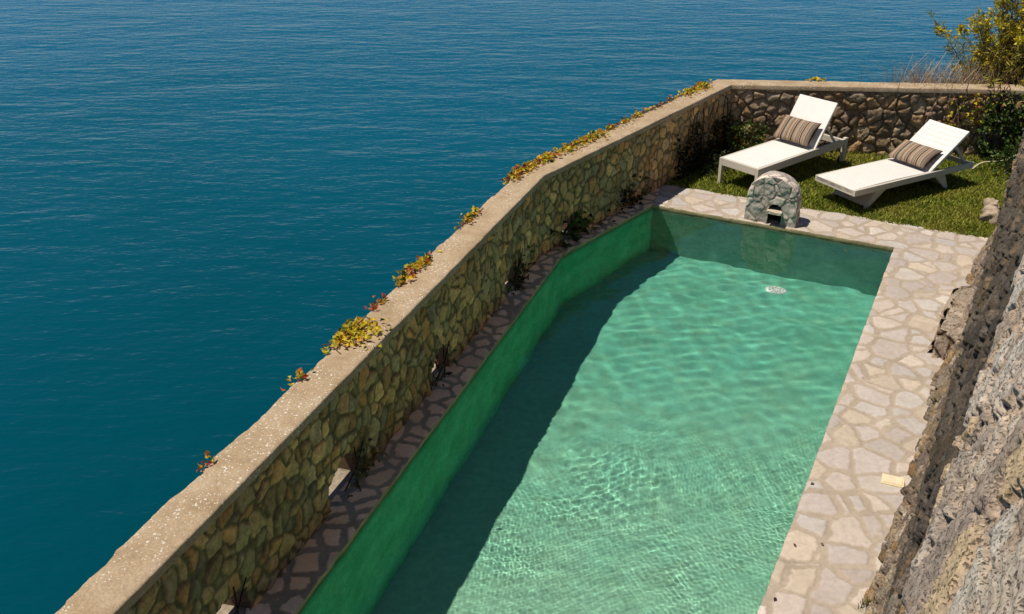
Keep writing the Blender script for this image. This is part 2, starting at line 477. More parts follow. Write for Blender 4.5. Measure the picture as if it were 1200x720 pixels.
def strip(bag, ia, ib, oa, ob, du=0.011, **kw):
    """quad between inner edge ia-ib (pool side) and outer edge oa-ob"""
    L = max(np.linalg.norm(ib - ia), np.linalg.norm(ob - oa)); Wd = max(np.linalg.norm(oa - ia), np.linalg.norm(ob - ib))
    nu = int(L / du) + 2; nv = int(Wd / du) + 2
    t = np.linspace(0, 1, nu)[:, None, None]; w = np.linspace(0, 1, nv)[None, :, None]
    P = (ia + (ib - ia) * t) * (1 - w) + (oa + (ob - oa) * t) * w
    # slightly worn, uneven lip
    P = P.reshape(-1, 2)
    z, col = flag_z_col(P[:, 0], P[:, 1], **kw)
    wf = np.broadcast_to(w, (nu, nv, 1)).reshape(-1)
    inn = (ib - ia) / np.linalg.norm(ib - ia); outn = (oa - ia); outn = outn - inn * (outn @ inn); outn /= np.linalg.norm(outn)
    dist = wf * Wd
    edge = np.exp(-(dist / 0.02) ** 2)
    z = z - 0.006 * edge
    jog = 0.007 * fbm((P @ inn) * 9, P @ inn * 0, 91, 3)
    P = P + outn * (edge * jog)[:, None]
    V = np.c_[P, z]
    bag.add(V, grid_faces(nu, nv), col)
    # lip: a thin mortar edge going down to the pool wall
    e = V.reshape(nu, nv, 3)[:, 0]
    lip = np.stack([e, e + np.r_[outn * -0.003, -0.012], np.c_[e[:, :2] + outn * 0.004, np.full(nu, -0.05)], np.c_[e[:, :2] + outn * 0.004, np.full(nu, -0.085)]], 1).reshape(-1, 3)
    s = (e[:, :2] @ inn)
    tone = (0.44 + 0.10 * fbm(s * 6, s * 0, 95, 3))[:, None, None] * np.array([1.0, 0.78, 0.42])[None, None, :] * np.array([1.0, 0.95, 0.62, 0.45])[None, :, None]
    bag.add(lip, grid_faces(nu, 4), tone.reshape(-1, 3))

bag = Bag()
Oc = O1 + WV * 0.40
strip(bag, PR0, PR1, A2(1.30, 1.9) + RN * 0.3, Oc)
Wc = A2(1.905, 11.885)
strip(bag, PR1, PL2, Oc, Wc)
WF = offset_poly(WALL, 0.06)
SH = dict(mortar=(0.40, 0.30, 0.195), tint=(2.05, 1.55, 1.05), k=0.8)       # grimy joints; flags painted lighter and warmer to offset shade and blue skylight
strip(bag, PL2, PL1, Wc, WF[2], **SH)
strip(bag, PL1, PL0, WF[2], A2(-2.35, 2.55), **SH)
strip(bag, PL0, PR0, A2(-2.4, 0.4), A2(1.2, 0.4), du=0.05)
deck = bag.build('pool_deck', M['flagstone']); tag(deck, kind='structure')

# ------------------------------------------------------------------ pool shell and water
PD = 1.36
def pool_shell():
    o = 0.004
    ring = [PR0, PR1, PL2, PL1, PL0]
    c = sum(ring) / 5
    bag = Bag()
    for i in range(5):
        a, b = ring[i], ring[(i + 1) % 5]
        n = 60; t = np.linspace(0, 1, n)[:, None]
        P = a + (b - a) * t
        tt = (b - a) / np.linalg.norm(b - a); out = A2(tt[1], -tt[0])
        P = P + out * o
        zs = np.linspace(-0.075, -PD, 14)
        V = np.concatenate([np.c_[P, np.full(n, z)][:, None] for z in zs], 1).reshape(-1, 3)
        tone = np.array([(0.16, 0.50, 0.32), (0.20, 0.43, 0.31), (0.17, 0.72, 0.43), (0.17, 0.72, 0.43), (0.16, 0.50, 0.32)][i])   # light painted in: bounced green along the sea side, greyer reflections at far end
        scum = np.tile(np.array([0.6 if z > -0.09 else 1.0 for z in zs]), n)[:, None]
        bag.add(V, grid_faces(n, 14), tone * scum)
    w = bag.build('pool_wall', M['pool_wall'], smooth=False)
    bm = bmesh.new(); bm.faces.new([bm.verts.new((*(p + (p - c) * 0.003), -PD)) for p in ring])
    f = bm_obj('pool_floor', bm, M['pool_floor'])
    for q in (w, f): q.cycles.is_caustics_receiver = True; tag(q, kind='structure')
pool_shell()

def pool_water():
    nu, nv = 1000, 400
    lp = [PL0, PL1, PL2]
    sL = along(lp, np.array([0.]))[2][-1]
    t = np.r_[np.linspace(0, 0.5, 660), np.linspace(0.5, 1, nu - 660 + 1)[1:]]
    Lp = along(lp, t * sL)[0]; Rp = PR0 + (PR1 - PR0) * t[:, None]
    w = np.linspace(-0.001, 1.001, nv)[None, :, None]
    P = (Lp[:, None] * (1 - w) + Rp[:, None] * w).reshape(-1, 2)
    r = np.random.default_rng(11)
    z = np.zeros(len(P))
    head = math.atan2(BK[1], BK[0]) + 0.25
    calm = np.ones(len(P))
    far = sstep(6.0, 9.5, P[:, 1])
    def waves(n, l0, l1, spread, steep, z):
        for _ in range(n):
            L = math.exp(r.uniform(math.log(l0), math.log(l1))); a = head + r.normal(0, spread)
            k = 2 * math.pi / L
            # slowly varying envelope so that groups of ripples come and go
            ph = r.uniform(0, 6.28)
            env = 0.5 + 0.5 * np.clip(fbm(P[:, 0] * 0.6 / max(L, .25) ** .5 + ph, P[:, 1] * 0.6 / max(L, .25) ** .5, int(ph * 1000), 2) * 2, -1, 1)
            z = z + steep / k / math.sqrt(n) * env * np.sin(k * (P[:, 0] * math.cos(a) + P[:, 1] * math.sin(a)) + ph)
        return z
    zb = waves(16, 0.35, 1.1, 0.55, 0.052, z * 0)
    zm = waves(16, 0.14, 0.35, 0.7, 0.034, z * 0)
    zf = waves(16, 0.028, 0.05, 1.7, 0.014, z * 0) + waves(14, 0.05, 0.10, 1.5, 0.011, z * 0)
    zs = waves(44, 0.05, 0.16, 1.3, 0.028, z * 0)
    patch = np.clip(1 - sstep(6.2, 7.8, P[:, 1] - 0.1 * (P[:, 0]) + 0.9 * fbm(P[:, 0] * 1.1, P[:, 1] * 1.1, 55, 3)), 0, 1)
    z = zb * (0.8 - 0.35 * patch) + zm * (0.75 - 0.25 * patch) + zs * np.clip(1.6 * np.exp(-(((P[:, 0] - 0.35) / 0.8) ** 2 + ((P[:, 1] - 6.75) / 0.7) ** 2)) - 0.5 + 0.8 * fbm(P[:, 0] * 2.5, P[:, 1] * 2.5, 58, 3), 0, 1) + zf * (0.03 + 0.97 * patch * (0.55 + 0.75 * np.clip(fbm(P[:, 0] * 2.2, P[:, 1] * 2.2, 57, 3) + 0.3, 0, 1)))
    V = np.c_[P, z - 0.038]
    wo = mesh_np('pool_water', V, grid_faces(nu, nv, flip=True), M['pool_water'])
    if wo.data.polygons[0].normal.z < 0: wo.data.flip_normals()
    wo.cycles.is_caustics_caster = True
    tag(wo, kind='structure')
pool_water()

# ------------------------------------------------------------------ rubble walls with render caps
WPAL = [(0.36, 0.29, 0.14), (0.225, 0.19, 0.095), (0.19, 0.175, 0.10), (0.26, 0.205, 0.10), (0.165, 0.165, 0.11), (0.29, 0.22, 0.11), (0.20, 0.165, 0.085), (0.23, 0.21, 0.13), (0.27, 0.18, 0.08)]
GPAL = [(0.33, 0.24, 0.15), (0.21, 0.15, 0.095), (0.26, 0.185, 0.12), (0.18, 0.135, 0.095), (0.29, 0.22, 0.15), (0.23, 0.155, 0.09), (0.20, 0.16, 0.12), (0.30, 0.20, 0.11)]

def stone_face(s, z, seed, su, sv, prot, palette, mortar, gap, light=1.0, rag=0.011, tilt=0.35):
    e, h1, h2, h3, du, dv = stones(s, z, su, sv, seed, 1.0, 0.20, 1.5, row=False)
    e = e + rag * fbm(s * 26, z * 26, seed + 3, 4, 0.6)
    m = sstep(gap, gap + 0.009, e)
    col = pal(h1, palette) * (0.72 + 0.62 * h2)[:, None] * light
    mo = np.array(mortar) * (1 + 0.25 * fbm(s * 6, z * 6, seed + 4, 3))[:, None]
    c = mo * (1 - m)[:, None] + col * m[:, None]
    d = prot * m * (0.55 + 0.75 * h3) + prot * 0.5 * sstep(0.0, 0.07, e) * m + 0.012 * fbm(s * 11, z * 11, seed + 8, 4) * (0.4 + m)
    # each stone's face is tilted a little
    d = d + m * ((h2 - 0.5) * du * tilt + (h3 - 0.5) * dv * tilt)
    return d, c

def wall_body(name, pts, outer, i0, i1, parent, mat, seed, su, sv, prot, palette, mortar, gap, ds, holes=(), dz=0.012, s_min=0.0, s_max=99):
    """pts[i0..i1] is the inner face; holes = (s0, s1, z0, z1) along that face"""
    P = pts[i0:i1 + 1]; Q = outer[i0:i1 + 1]
    seg = [np.linalg.norm(P[k + 1] - P[k]) for k in range(len(P) - 1)]
    cum = np.r_[0, np.cumsum(seg)]; tot = cum[-1]
    s = np.linspace(0, tot, int(tot / ds)); s = s[(s >= s_min) & (s <= s_max)]
    nz = int(WH / dz); z = np.linspace(-0.03, WH, nz)
    S, Z = np.meshgrid(s, z, indexing='ij'); sf = S.ravel(); zf = Z.ravel()
    p, nrm, _ = along(P, sf)
    d, c = stone_face(sf, zf, seed, su, sv, prot, palette, mortar, gap)
    fade = np.ones_like(sf)
    for (a, b, z0, z1) in holes:
        dist = np.maximum.reduce([a - sf, sf - b, zf - z1]); fade = np.minimum(fade, np.clip(dist / 0.03, 0.25, 1))
    d = d * fade * sstep(WH + 0.005, WH - 0.05, zf)
    V = np.c_[p - nrm * d[:, None], zf]
    F = grid_faces(len(s), nz)
    if holes:
        cs = sf[F].mean(1); cz = zf[F].mean(1); keep = np.ones(len(F), bool)
        for (a, b, z0, z1) in holes:
            mid = (a + b) / 2; hw = (b - a) / 2
            top = z1 - 0.10 * ((cs - mid) / hw) ** 2 + 0.025 * fbm(cs * 18, cs * 0, seed, 2)
            keep &= ~((cs > a + 0.015 * fbm(cz * 20, cz * 0, 5, 2)) & (cs < b + 0.015 * fbm(cz * 20, cz * 0 + 4, 5, 2)) & (cz < top))
        F = F[keep]
    bag = Bag(); bag.add(V, F, c)
    # far side and the reveals of the openings
    t = np.linspace(0, 1, 40)
    solid = [cum[0]]
    so = np.unique(np.r_[np.linspace(s[0], s[-1], 60), [h for hh in holes for h in hh[:2]]])
    def at_both(sv_):
        sv_ = np.array(sv_, float); k = np.clip(np.searchsorted(cum, sv_, 'right') - 1, 0, len(seg) - 1); tt = ((sv_ - cum[k]) / np.array(seg)[k])[:, None]
        Pa = np.array(P); Qa = np.array(Q)
        return Pa[k] + (Pa[k + 1] - Pa[k]) * tt, Qa[k] + (Qa[k + 1] - Qa[k]) * tt
    a, b = at_both(so)
    dark = np.array(mortar) * 1.3
    for k in range(len(so) - 1):
        m = (so[k] + so[k + 1]) / 2
        zb = -0.4
        for (h0, h1, z0, z1) in holes:
            if h0 < m < h1: zb = z1 + 0.02
        bag.quad(np.r_[b[k], zb], np.r_[b[k + 1], zb], np.r_[b[k + 1], WH], np.r_[b[k], WH], np.array(palette[k % len(palette)]))
    for (h0, h1, z0, z1) in holes:
        (q0, q1), (r0, r1) = at_both([h0 - 0.01, h1 + 0.01])
        rust = np.array([0.16, 0.09, 0.05])
        bag.quad(np.r_[q0, -0.03], np.r_[r0, -0.03], np.r_[r0, z1 + .02], np.r_[q0, z1 + .02], rust)
        bag.quad(np.r_[q1, -0.03], np.r_[r1, -0.03], np.r_[r1, z1 + .02], np.r_[q1, z1 + .02], rust)
        bag.quad(np.r_[q0, z1 + .02], np.r_[r0, z1 + .02], np.r_[r1, z1 + .02], np.r_[q1, z1 + .02], rust)
        bag.quad(np.r_[q0, 0.004], np.r_[r0, 0.004], np.r_[r1, 0.004], np.r_[q1, 0.004], np.array([0.34, 0.27, 0.2]))
    for e in (s[0], s[-1]):
        pa, pb = at_both([e])
        bag.quad(np.r_[pa[0], -0.4], np.r_[pb[0], -0.4], np.r_[pb[0], WH], np.r_[pa[0], WH], np.array(palette[1]))
    return bag.build('stonework', mat, parent)

def wall_cap(name, i0, i1, parent, seed, ds=0.02):
    P = CAP_IN[i0:i1 + 1]; Q = CAP_OUT[i0:i1 + 1]
    rows = []; sacc = []
    acc = 0
    for k in range(len(P) - 1):
        L = np.linalg.norm(P[k + 1] - P[k]); n = max(2, int(L / ds)); t = np.linspace(0, 1, n)
        if k: t = t[1:]
        rows.append((P[k] + (P[k + 1] - P[k]) * t[:, None], Q[k] + (Q[k + 1] - Q[k]) * t[:, None])); sacc.append(acc + t * L); acc += L
    A = np.concatenate([r[0] for r in rows]); B = np.concatenate([r[1] for r in rows]); s = np.concatenate(sacc)
    # cross-section: bottom inner, inner edge (rounded), top ..., outer edge, bottom outer
    wpos = np.r_[0, 0, 0.015, 0.05, np.linspace(0.12, 0.88, 12), 0.95, 0.985, 1, 1]
    zpos = np.r_[0, CT - 0.010, CT - 0.002, CT, np.full(12, CT + 0.003), CT, CT - 0.004, CT - 0.014, 0]
    ji = 0.004 * fbm(s * 7, s * 0, seed, 3); jo = 0.022 * fbm(s * 3.5, s * 0 + 3, seed + 1, 4) + 0.008 * fbm(s * 19, s * 0, seed + 2, 2)
    D = B - A; Ln = np.linalg.norm(D, axis=1)[:, None]; D = D / Ln
    V = []
    for w, z in zip(wpos, zpos):
        q = A + D * (w * Ln) + D * ((1 - w) * ji + w * jo)[:, None]
        zz = WH + z + (0.004 * fbm(s * 2.2, np.full_like(s, w * 2), seed + 5, 4) + 0.002 * fbm(s * 15, np.full_like(s, w * 6), seed + 7, 3) if z > 0.01 else 0)
        V.append(np.c_[q, np.full(len(s), 1.0) * zz])
    V = np.stack(V, 1); ns = len(s); nw = len(wpos)
    bag = Bag(); bag.add(V.reshape(-1, 3), grid_faces(ns, nw))
    bag.quad(*(V[0, k] for k in (0, 3, nw - 4, nw - 1))); bag.quad(*(V[-1, k] for k in (0, 3, nw - 4, nw - 1)))
    bag.add(np.concatenate([V[:, 0], V[:, -1]]).reshape(2, ns, 3).transpose(1, 0, 2).reshape(-1, 3), grid_faces(ns, 2))
    return bag.build('cap', M['cap'], parent)

s0 = np.linalg.norm(WALL[1] - WALL[0])
def s_of(y):                                            # arc length along the sea wall at a given y on its long face
    d = (WALL[2] - WALL[1]) / np.linalg.norm(WALL[2] - WALL[1]); return s0 + (y - WALL[1][1]) / d[1]
s2 = s0 + np.linalg.norm(WALL[2] - WALL[1])
HOLES = [(s_of(4.10), s_of(4.50), 0, 0.27), (s_of(5.42), s_of(5.86), 0, 0.30), (s_of(7.02), s_of(7.36), 0, 0.28), (s_of(8.66), s_of(9.00), 0, 0.27),
         (s2 + 0.42, s2 + 0.74, 0, 0.28)]
sea_wall = tag(empty('sea_wall', (-0.8, 6.5, 0)), 'long bent rubble stone wall with beige cap between the pool and the sea', 'wall')
sea_wall.location = (0, 0, 0)
wall_body('stonework', WALL, WALL_OUT, 0, 3, sea_wall, M['wall_stone'], 31, 0.112, 0.125, 0.011, [tuple(a * v for a, v in zip((2.35, 1.80, 1.5), c)) for c in WPAL], (0.18, 0.138, 0.068), 0.008, 0.011, HOLES, s_min=0.6)
wall_cap('cap', 0, 3, sea_wall, 51)
garden_wall = tag(empty('garden_wall', (0, 0, 0)), 'brown rubble stone wall with thin pale cap behind the two loungers', 'wall')
wall_body('stonework', WALL, WALL_OUT, 3, 4, garden_wall, M['garden_stone'], 61, 0.17, 0.12, 0.024, [tuple(a * v for a, v in zip((1.5, 1.4, 1.25), c)) for c in GPAL], (0.22, 0.15, 0.09), 0.006, 0.011)
wall_cap('cap', 3, 4, garden_wall, 71)

# iron bars standing in the drain openings
def bars(i, y, flip=1):
    s = s_of(y); p, n, _ = along(WALL, np.array([s, s + 0.12, s - 0.13])); n = n[0]
    bag = Bag()
    f = lambda q, o, z: np.r_[q - n * o, z]
    a = [f(p[0], 0.03, 0.0), f(p[0], 0.03, 0.16), f(p[0] , 0.028, 0.33)]
    b = [f(p[2], 0.0, 0.03), f(p[0], 0.04, 0.18), f(p[1], 0.03, 0.30)]
    for path in (a, b):
        v, fc = tube_np(path, 0.0055, 6); bag.add(v, fc)
    return bag.build('drain_bars', M['iron'])
BAR_L = ['crossed iron bars in the wall opening at the near end of the sea wall', 'crossed iron bars in the sunlit wall opening with the yellow green weed',
         'thin iron bars in the wall opening half way along the pool', 'thin iron bars in the overgrown opening just before the wall bends']
for i, y in enumerate((4.36, 5.74, 7.20, 8.86)):
    tag(bars(i, y), BAR_L[i], 'bars', 'iron bars in the wall openings')

# ------------------------------------------------------------------ retaining rock wall on the right
def rock_wall():
    s = [-4.6]
    while s[-1] < 6.42: s.append(s[-1] + (0.0085 + 0.0014 * max(0.0, s[-1] + 2.5) + 0.02 * (s[-1] < -3.2)))
    s = np.array(s)
    prof = np.array([(-0.06, -0.03), (-0.03, 0.05), (0.02, 0.18), (0.07, 0.36), (0.10, 0.6), (0.115, 1.2), (0.135, 1.8), (0.17, 2.2), (0.225, 2.42), (0.235, 2.50), (0.185, 2.56), (0.19, 2.64), (0.235, 2.80), (0.31, 3.06), (0.44, 3.5), (0.59, 4.0), (0.74, 4.5), (0.88, 4.9), (1.45, 5.0)])
    seg = np.linalg.norm(np.diff(prof, axis=0), axis=1); cum = np.r_[0, np.cumsum(seg)]
    q = np.r_[np.arange(0, 2.5, 0.0085), np.arange(2.5, 4.4, 0.0065), np.arange(4.4, cum[-1], 0.03)]
    pe = np.interp(q, cum, prof[:, 0]); pz = np.interp(q, cum, prof[:, 1])
    k = 3; ker = np.ones(2 * k + 1) / (2 * k + 1)
    pe = np.convolve(np.pad(pe, k, 'edge'), ker, 'valid'); pz = np.convolve(np.pad(pz, k, 'edge'), ker, 'valid')
    te = np.gradient(pe, q); tz = np.gradient(pz, q); L = np.hypot(te, tz); ne, nz_ = -tz / L, te / L      # outward normal in (e, z): towards the pool and up
    S, Q = np.meshgrid(s, q, indexing='ij'); sf = S.ravel(); qf = Q.ravel()
    E0 = np.broadcast_to(pe, S.shape).ravel(); Z0 = np.broadcast_to(pz, S.shape).ravel()
    NE = np.broadcast_to(ne, S.shape).ravel(); NZ = np.broadcast_to(nz_, S.shape).ravel()
    top = sstep(2.50, 2.58, Z0)
    e1, a1, a2, a3, du, dv = stones(sf, qf, 0.22, 0.085, 101, 1.0, 0.25, 1.6, row=False)
    big = stones(sf, qf, 0.34, 0.10, 151, 1.0, 0.22, 2.0, row=False, pw=0.9)
    sel = Z0 > 2.56
    e1, a1, a2, a3, du, dv = [np.where(sel, x, y) for x, y in zip(big, (e1, a1, a2, a3, du, dv))]
    e2, b1, b2, b3, du2, dv2 = stones(sf, qf, 0.07, 0.045, 131, 0.95, 0.2, 1.6)
    e1 = e1 + 0.012 * fbm(sf * 22, qf * 22, 103, 3)
    m = sstep(0.004 + 0.024 * top * (0.2 + a3), 0.016 + 0.024 * top * (0.2 + a3), e1); m2 = sstep(0.0, 0.014, e2)
    small = (a3 > 0.72)
    d = m * (0.006 + (0.026 + 0.022 * (1 - top)) * a2) + m * ((a1 - 0.5) * du * (0.22 - 0.15 * top) + (a3 - 0.5) * dv * (0.6 - 0.35 * top))
    d = d * (1 - 0.25 * top) + 0.010 * m * top                                                    # the upper face is pointed nearly flush
    d = d + np.where(small, m2 * 0.010 * (b2 + 0.3), 0.0)
    d = d + 0.011 * fbm(sf * 8, qf * 18, 107, 5, 0.65) * (1 - 0.75 * top) + 0.020 * fbm(sf * 1.3, qf * 1.6, 109, 3) * (1 - 0.75 * top)
    crag = 1 - 2 * np.abs(fbm(sf * 4, qf * 17, 108, 5, 0.62))                      # creased, splintered relief
    d = d + top * 0.005 * crag + top * 0.009 * fbm(sf * 32, qf * 32, 112, 3, 0.7)
    pits = sstep(0.08, 0.26, fbm(sf * 24, qf * 24, 111, 4, 0.7)) * (1 - 0.7 * m); d = d - 0.018 * pits * (0.4 + 0.6 * top)
    d = d * (0.75 + 0.25 * sstep(0.3, 0.0, Z0))
    # ragged upper edge
    lift = top * 0.02 * fbm(sf * 1.7, qf * 1.7, 113, 3)
    pcol = [(0.34, 0.26, 0.19), (0.27, 0.215, 0.17), (0.40, 0.31, 0.22), (0.20, 0.16, 0.125), (0.44, 0.34, 0.22), (0.30, 0.24, 0.20), (0.52, 0.43, 0.33), (0.40, 0.26, 0.13)]
    c = pal(a1, pcol) * (0.75 + 0.5 * a2)[:, None]
    c = c * np.where(sel, 1.0, 0.55 + 0.9 * a3 * a3)[:, None]
    c = np.where(small[:, None], pal(b1, pcol) * (0.75 + 0.5 * b2)[:, None], c)
    mort = (np.array([0.26, 0.20, 0.145]) * (1 - top)[:, None] + np.array([0.70, 0.545, 0.41]) * top[:, None]) * (1 + 0.25 * fbm(sf * 8, qf * 8, 117, 4))[:, None]
    c = mort * (1 - m)[:, None] + c * m[:, None]
    pale = pal(a2, [(0.78, 0.67, 0.55), (0.60, 0.51, 0.43), (0.82, 0.75, 0.65), (0.50, 0.41, 0.34), (0.80, 0.61, 0.38), (0.74, 0.65, 0.56)]); w = (0.85 * top * m)[:, None]; c = c * (1 - w) + pale * w
    c = c * (1 - 0.4 * pits * top)[:, None]
    grime_shade = (0.25 + 0.75 * sstep(-0.35, 0.1, fbm(sf * 0.9, qf * 0.7, 119, 4))) * (1 - top) * sstep(0.2, 0.5, Z0)          # shade of the steep face painted in, together with weathered grey film
    c = c * (1 - 0.72 * grime_shade)[:, None] + np.array([0.052, 0.046, 0.042]) * (0.72 * grime_shade)[:, None]
    rnd = (sstep(5.9, 6.4, sf) ** 2) * 0.22                                       # the far corner rounds off
    E = E0 + NE * d + rnd + np.clip(0.043 * (sf + 2.8), 0, 0.35) * sstep(1.5, 2.5, Z0); Z = Z0 + NZ * d + lift
    XY = RB0 + RD * sf[:, None] + RN * E[:, None]
    V = np.c_[XY, Z]
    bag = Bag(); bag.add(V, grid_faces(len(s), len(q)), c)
    # end return and back of the wall
    G = V.reshape(len(s), len(q), 3); Cc = c.reshape(len(s), len(q), 3)
    edge = G[-1]; n2 = 60
    t = np.linspace(0, 1, n2)[:, None, None]
    far = edge.copy(); far[:, :2] += RN * 1.3 - np.outer(edge[:, :2] @ RN - RB0 @ RN, RN) + RD * 0.15
    ret = edge[None] * (1 - t) + far[None] * t
    u = np.broadcast_to(t[..., 0] * 1.3, ret.shape[:2]).ravel(); qq = np.broadcast_to(q[None], ret.shape[:2]).ravel()
    dd, cc = stone_face(u + 3.3, qq, 141, 0.26, 0.16, 0.04, pcol, (0.36, 0.29, 0.21), 0.008)
    wgt = np.broadcast_to(sstep(0, 0.08, t[..., 0] * 1.3), ret.shape[:2]).ravel()
    rv = ret.reshape(-1, 3).copy(); rv[:, :2] += (dd * wgt)[:, None] * RD
    bag.add(rv, grid_faces(n2, len(q)), cc)
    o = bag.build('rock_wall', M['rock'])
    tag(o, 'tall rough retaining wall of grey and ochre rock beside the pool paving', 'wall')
    # ground held up behind it
    bm = bmesh.new(); pr = []
    for sv, ev in ((-4.6, 1.3), (6.3, 1.3), (6.3, 5.0), (-4.6, 5.0)):
        x, y = RB0 + RD * sv + RN * ev; pr.append(bm.verts.new((x, y, 4.98)))
    bm.faces.new(pr); tag(bm_obj('upper_terrace', bm, mat_plain('terrace_soil', (0.25, 0.19, 0.13), 0.95, 0.2, 0, 4, 0.3, 0.6, 40, 0.02)), kind='structure')
rock_wall()

def to_world(s, e): return RB0 + RD * s + RN * e

def stone_step():
    bag = Bag()
    s_a, s_b, e_a, zt = 3.45, 4.62, -0.155, 0.26
    ns, ne_, nz = 110, 26, 26
    def patch(S, E, Z, nvec, u, v, seed, flat):
        d, c = stone_face(u, v, seed, 0.24, 0.17, 0.022, [(0.46, 0.36, 0.27), (0.52, 0.42, 0.31), (0.40, 0.32, 0.25), (0.55, 0.45, 0.36)], (0.25, 0.18, 0.12), 0.010)
        if flat: c = c * 0.6 + np.array([0.58, 0.48, 0.39]) * 0.4; d = d * 0.5
        P = RB0 + RD * S[:, None] + RN * E[:, None]
        V = np.c_[P, Z]; n3 = np.r_[RD * nvec[0] + RN * nvec[1], nvec[2]]
        return V + n3 * (d - 0.014)[:, None], c
    wob = lambda s: 0.03 * fbm(s * 4, s * 0, 9, 3)
    g = lambda a, b: [x.ravel() for x in np.meshgrid(a, b, indexing='ij')]
    S, E = g(np.linspace(s_a, s_b, ns), np.linspace(0, 1, ne_))
    e0 = e_a + wob(S) + 0.25 * np.clip((S - s_b + 0.35) / 0.35, 0, 1) ** 2
    Ee = e0 + (0.10 - e0) * E
    v, c = patch(S, Ee, zt + 0.01 * fbm(S * 3, Ee * 3, 5, 2), (0, 0, 1), S, Ee, 201, True); bag.add(v, grid_faces(ns, ne_), c)
    S, Z = g(np.linspace(s_a, s_b, ns), np.linspace(-0.02, zt, nz))
    e0 = e_a + wob(S) + 0.25 * np.clip((S - s_b + 0.35) / 0.35, 0, 1) ** 2 - 0.05 * (1 - Z / zt)
    v, c = patch(S, e0, Z, (0, -1, 0), S, Z, 203, False); bag.add(v, grid_faces(ns, nz), c)
    E, Z = g(np.linspace(e_a - 0.03, 0.10, ne_), np.linspace(-0.02, zt, nz))
    v, c = patch(np.full(E.shape, s_a) - 0.05 * (1 - Z / zt), E, Z, (-1, 0, 0), E + 5, Z, 205, False); bag.add(v, grid_faces(ne_, nz), c)
    E, Z = g(np.linspace(e_a + 0.22, 0.10, ne_), np.linspace(-0.02, zt, nz))
    v, c = patch(np.full(E.shape, s_b), E, Z, (1, 0, 0), E + 9, Z, 207, False); bag.add(v, grid_faces(ne_, nz), c)
    o = bag.build('stone_step', M['rock']); tag(o, 'low stone block step against the foot of the rock wall on the paving', 'step')
stone_step()

def rubble(x, y, z, r, label, seed):
    bm = bmesh.new(); bmesh.ops.create_icosphere(bm, subdivisions=4, radius=1.0)
    for v in bm.verts:
        n = fbm(np.array([v.co.x * 1.6 + seed]), np.array([v.co.y * 1.6 + v.co.z * 1.9]), seed, 4)[0]
        v.co *= 1 + 0.35 * n
        v.co.x *= r[0]; v.co.y *= r[1]; v.co.z *= r[2]
    o = bm_obj('rubble_stone', bm, mat_plain('rubble', (0.46, 0.36, 0.26), 0.95, 0.2, 0, 14, 0.3, 0.8, 60, 0.02), smooth=True); o.location = (x, y, z)
    tag(o, label, 'rock', 'loose stones at the end of the rock wall')
rubble(5.66, 10.98, 0.06, (0.08, 0.11, 0.09), 'larger pale rubble stone on the lawn by the far corner of the rock wall', 5)
rubble(5.52, 10.66, 0.05, (0.10, 0.12, 0.12), 'smaller pale rubble stone between the paving and the larger stone', 9)

# ------------------------------------------------------------------ lawn
def in_poly(P, poly):
    x, y = P[:, 0], P[:, 1]; ins = np.zeros(len(P), bool); n = len(poly)
    for i in range(n):
        a, b = poly[i], poly[(i + 1) % n]
        c = ((a[1] > y) != (b[1] > y)) & (x < (b[0] - a[0]) * (y - a[1]) / (b[1] - a[1] + 1e-12) + a[0]); ins ^= c
    return ins
LAWN = [Wc, Oc - WV * 0.1, Oc + WV * 1.0, A2(9.0, 8.6), A2(9.0, 12.78), A2(2.96, 13.22)]
bm = bmesh.new(); bm.faces.new([bm.verts.new((*p, -0.006)) for p in LAWN])
def soil_mat():
    m, nt, p = mat_new('lawn_soil'); g = N(nt, 'ShaderNodeNewGeometry')
    n = noise(nt, g.outputs['Position'], 3.5, 6, 0.7)
    r = ramp(nt, n.outputs['Fac'], [(0.3, (0.10, 0.085, 0.025)), (0.5, (0.085, 0.095, 0.02)), (0.7, (0.14, 0.115, 0.04))]); nt.links.new(r.outputs['Color'], p.inputs['Base Color'])
    p.inputs['Roughness'].default_value = 1.0; p.inputs['Specular IOR Level'].default_value = 0.1
    nb = noise(nt, g.outputs['Position'], 50, 4, 0.7); bump(nt, p, nb.outputs['Fac'], 0.8, 0.02); return m
tag(bm_obj('lawn_ground', bm, soil_mat()), kind='structure')

def blades(P, h, w, cols, lean=0.6, r=None, z0=0.0):
    """single bent triangles-with-a-fold: 2 quads each"""
    n = len(P); r = r or np.random.default_rng(3)
    a = r.uniform(0, 2 * np.pi, n); hh = h * r.uniform(0.5, 1.3, n); ww = w * r.uniform(0.7, 1.3, n)
    la = r.uniform(0, 2 * np.pi, n); le = lean * r.uniform(0.1, 1.0, n) * hh
    dx = np.cos(a) * ww / 2; dy = np.sin(a) * ww / 2
    lx = np.cos(la) * le; ly = np.sin(la) * le
    b = np.c_[P, np.full(n, z0)] if P.shape[1] == 2 else P
    o = np.stack([dx, dy, 0 * dx], 1)
    mid = b + np.stack([lx * 0.35, ly * 0.35, hh * 0.55], 1); tip = b + np.stack([lx, ly, hh * 0.95], 1)
    V = np.stack([b - o, b + o, mid + o * 0.8, mid - o * 0.8, tip + o * 0.15, tip - o * 0.15], 1).reshape(-1, 3)
    k = np.arange(n)[:, None] * 6
    F = np.concatenate([k + np.array([[0, 1, 2, 3]]), k + np.array([[3, 2, 4, 5]])])
    return V, F, np.repeat(cols, 6, 0)

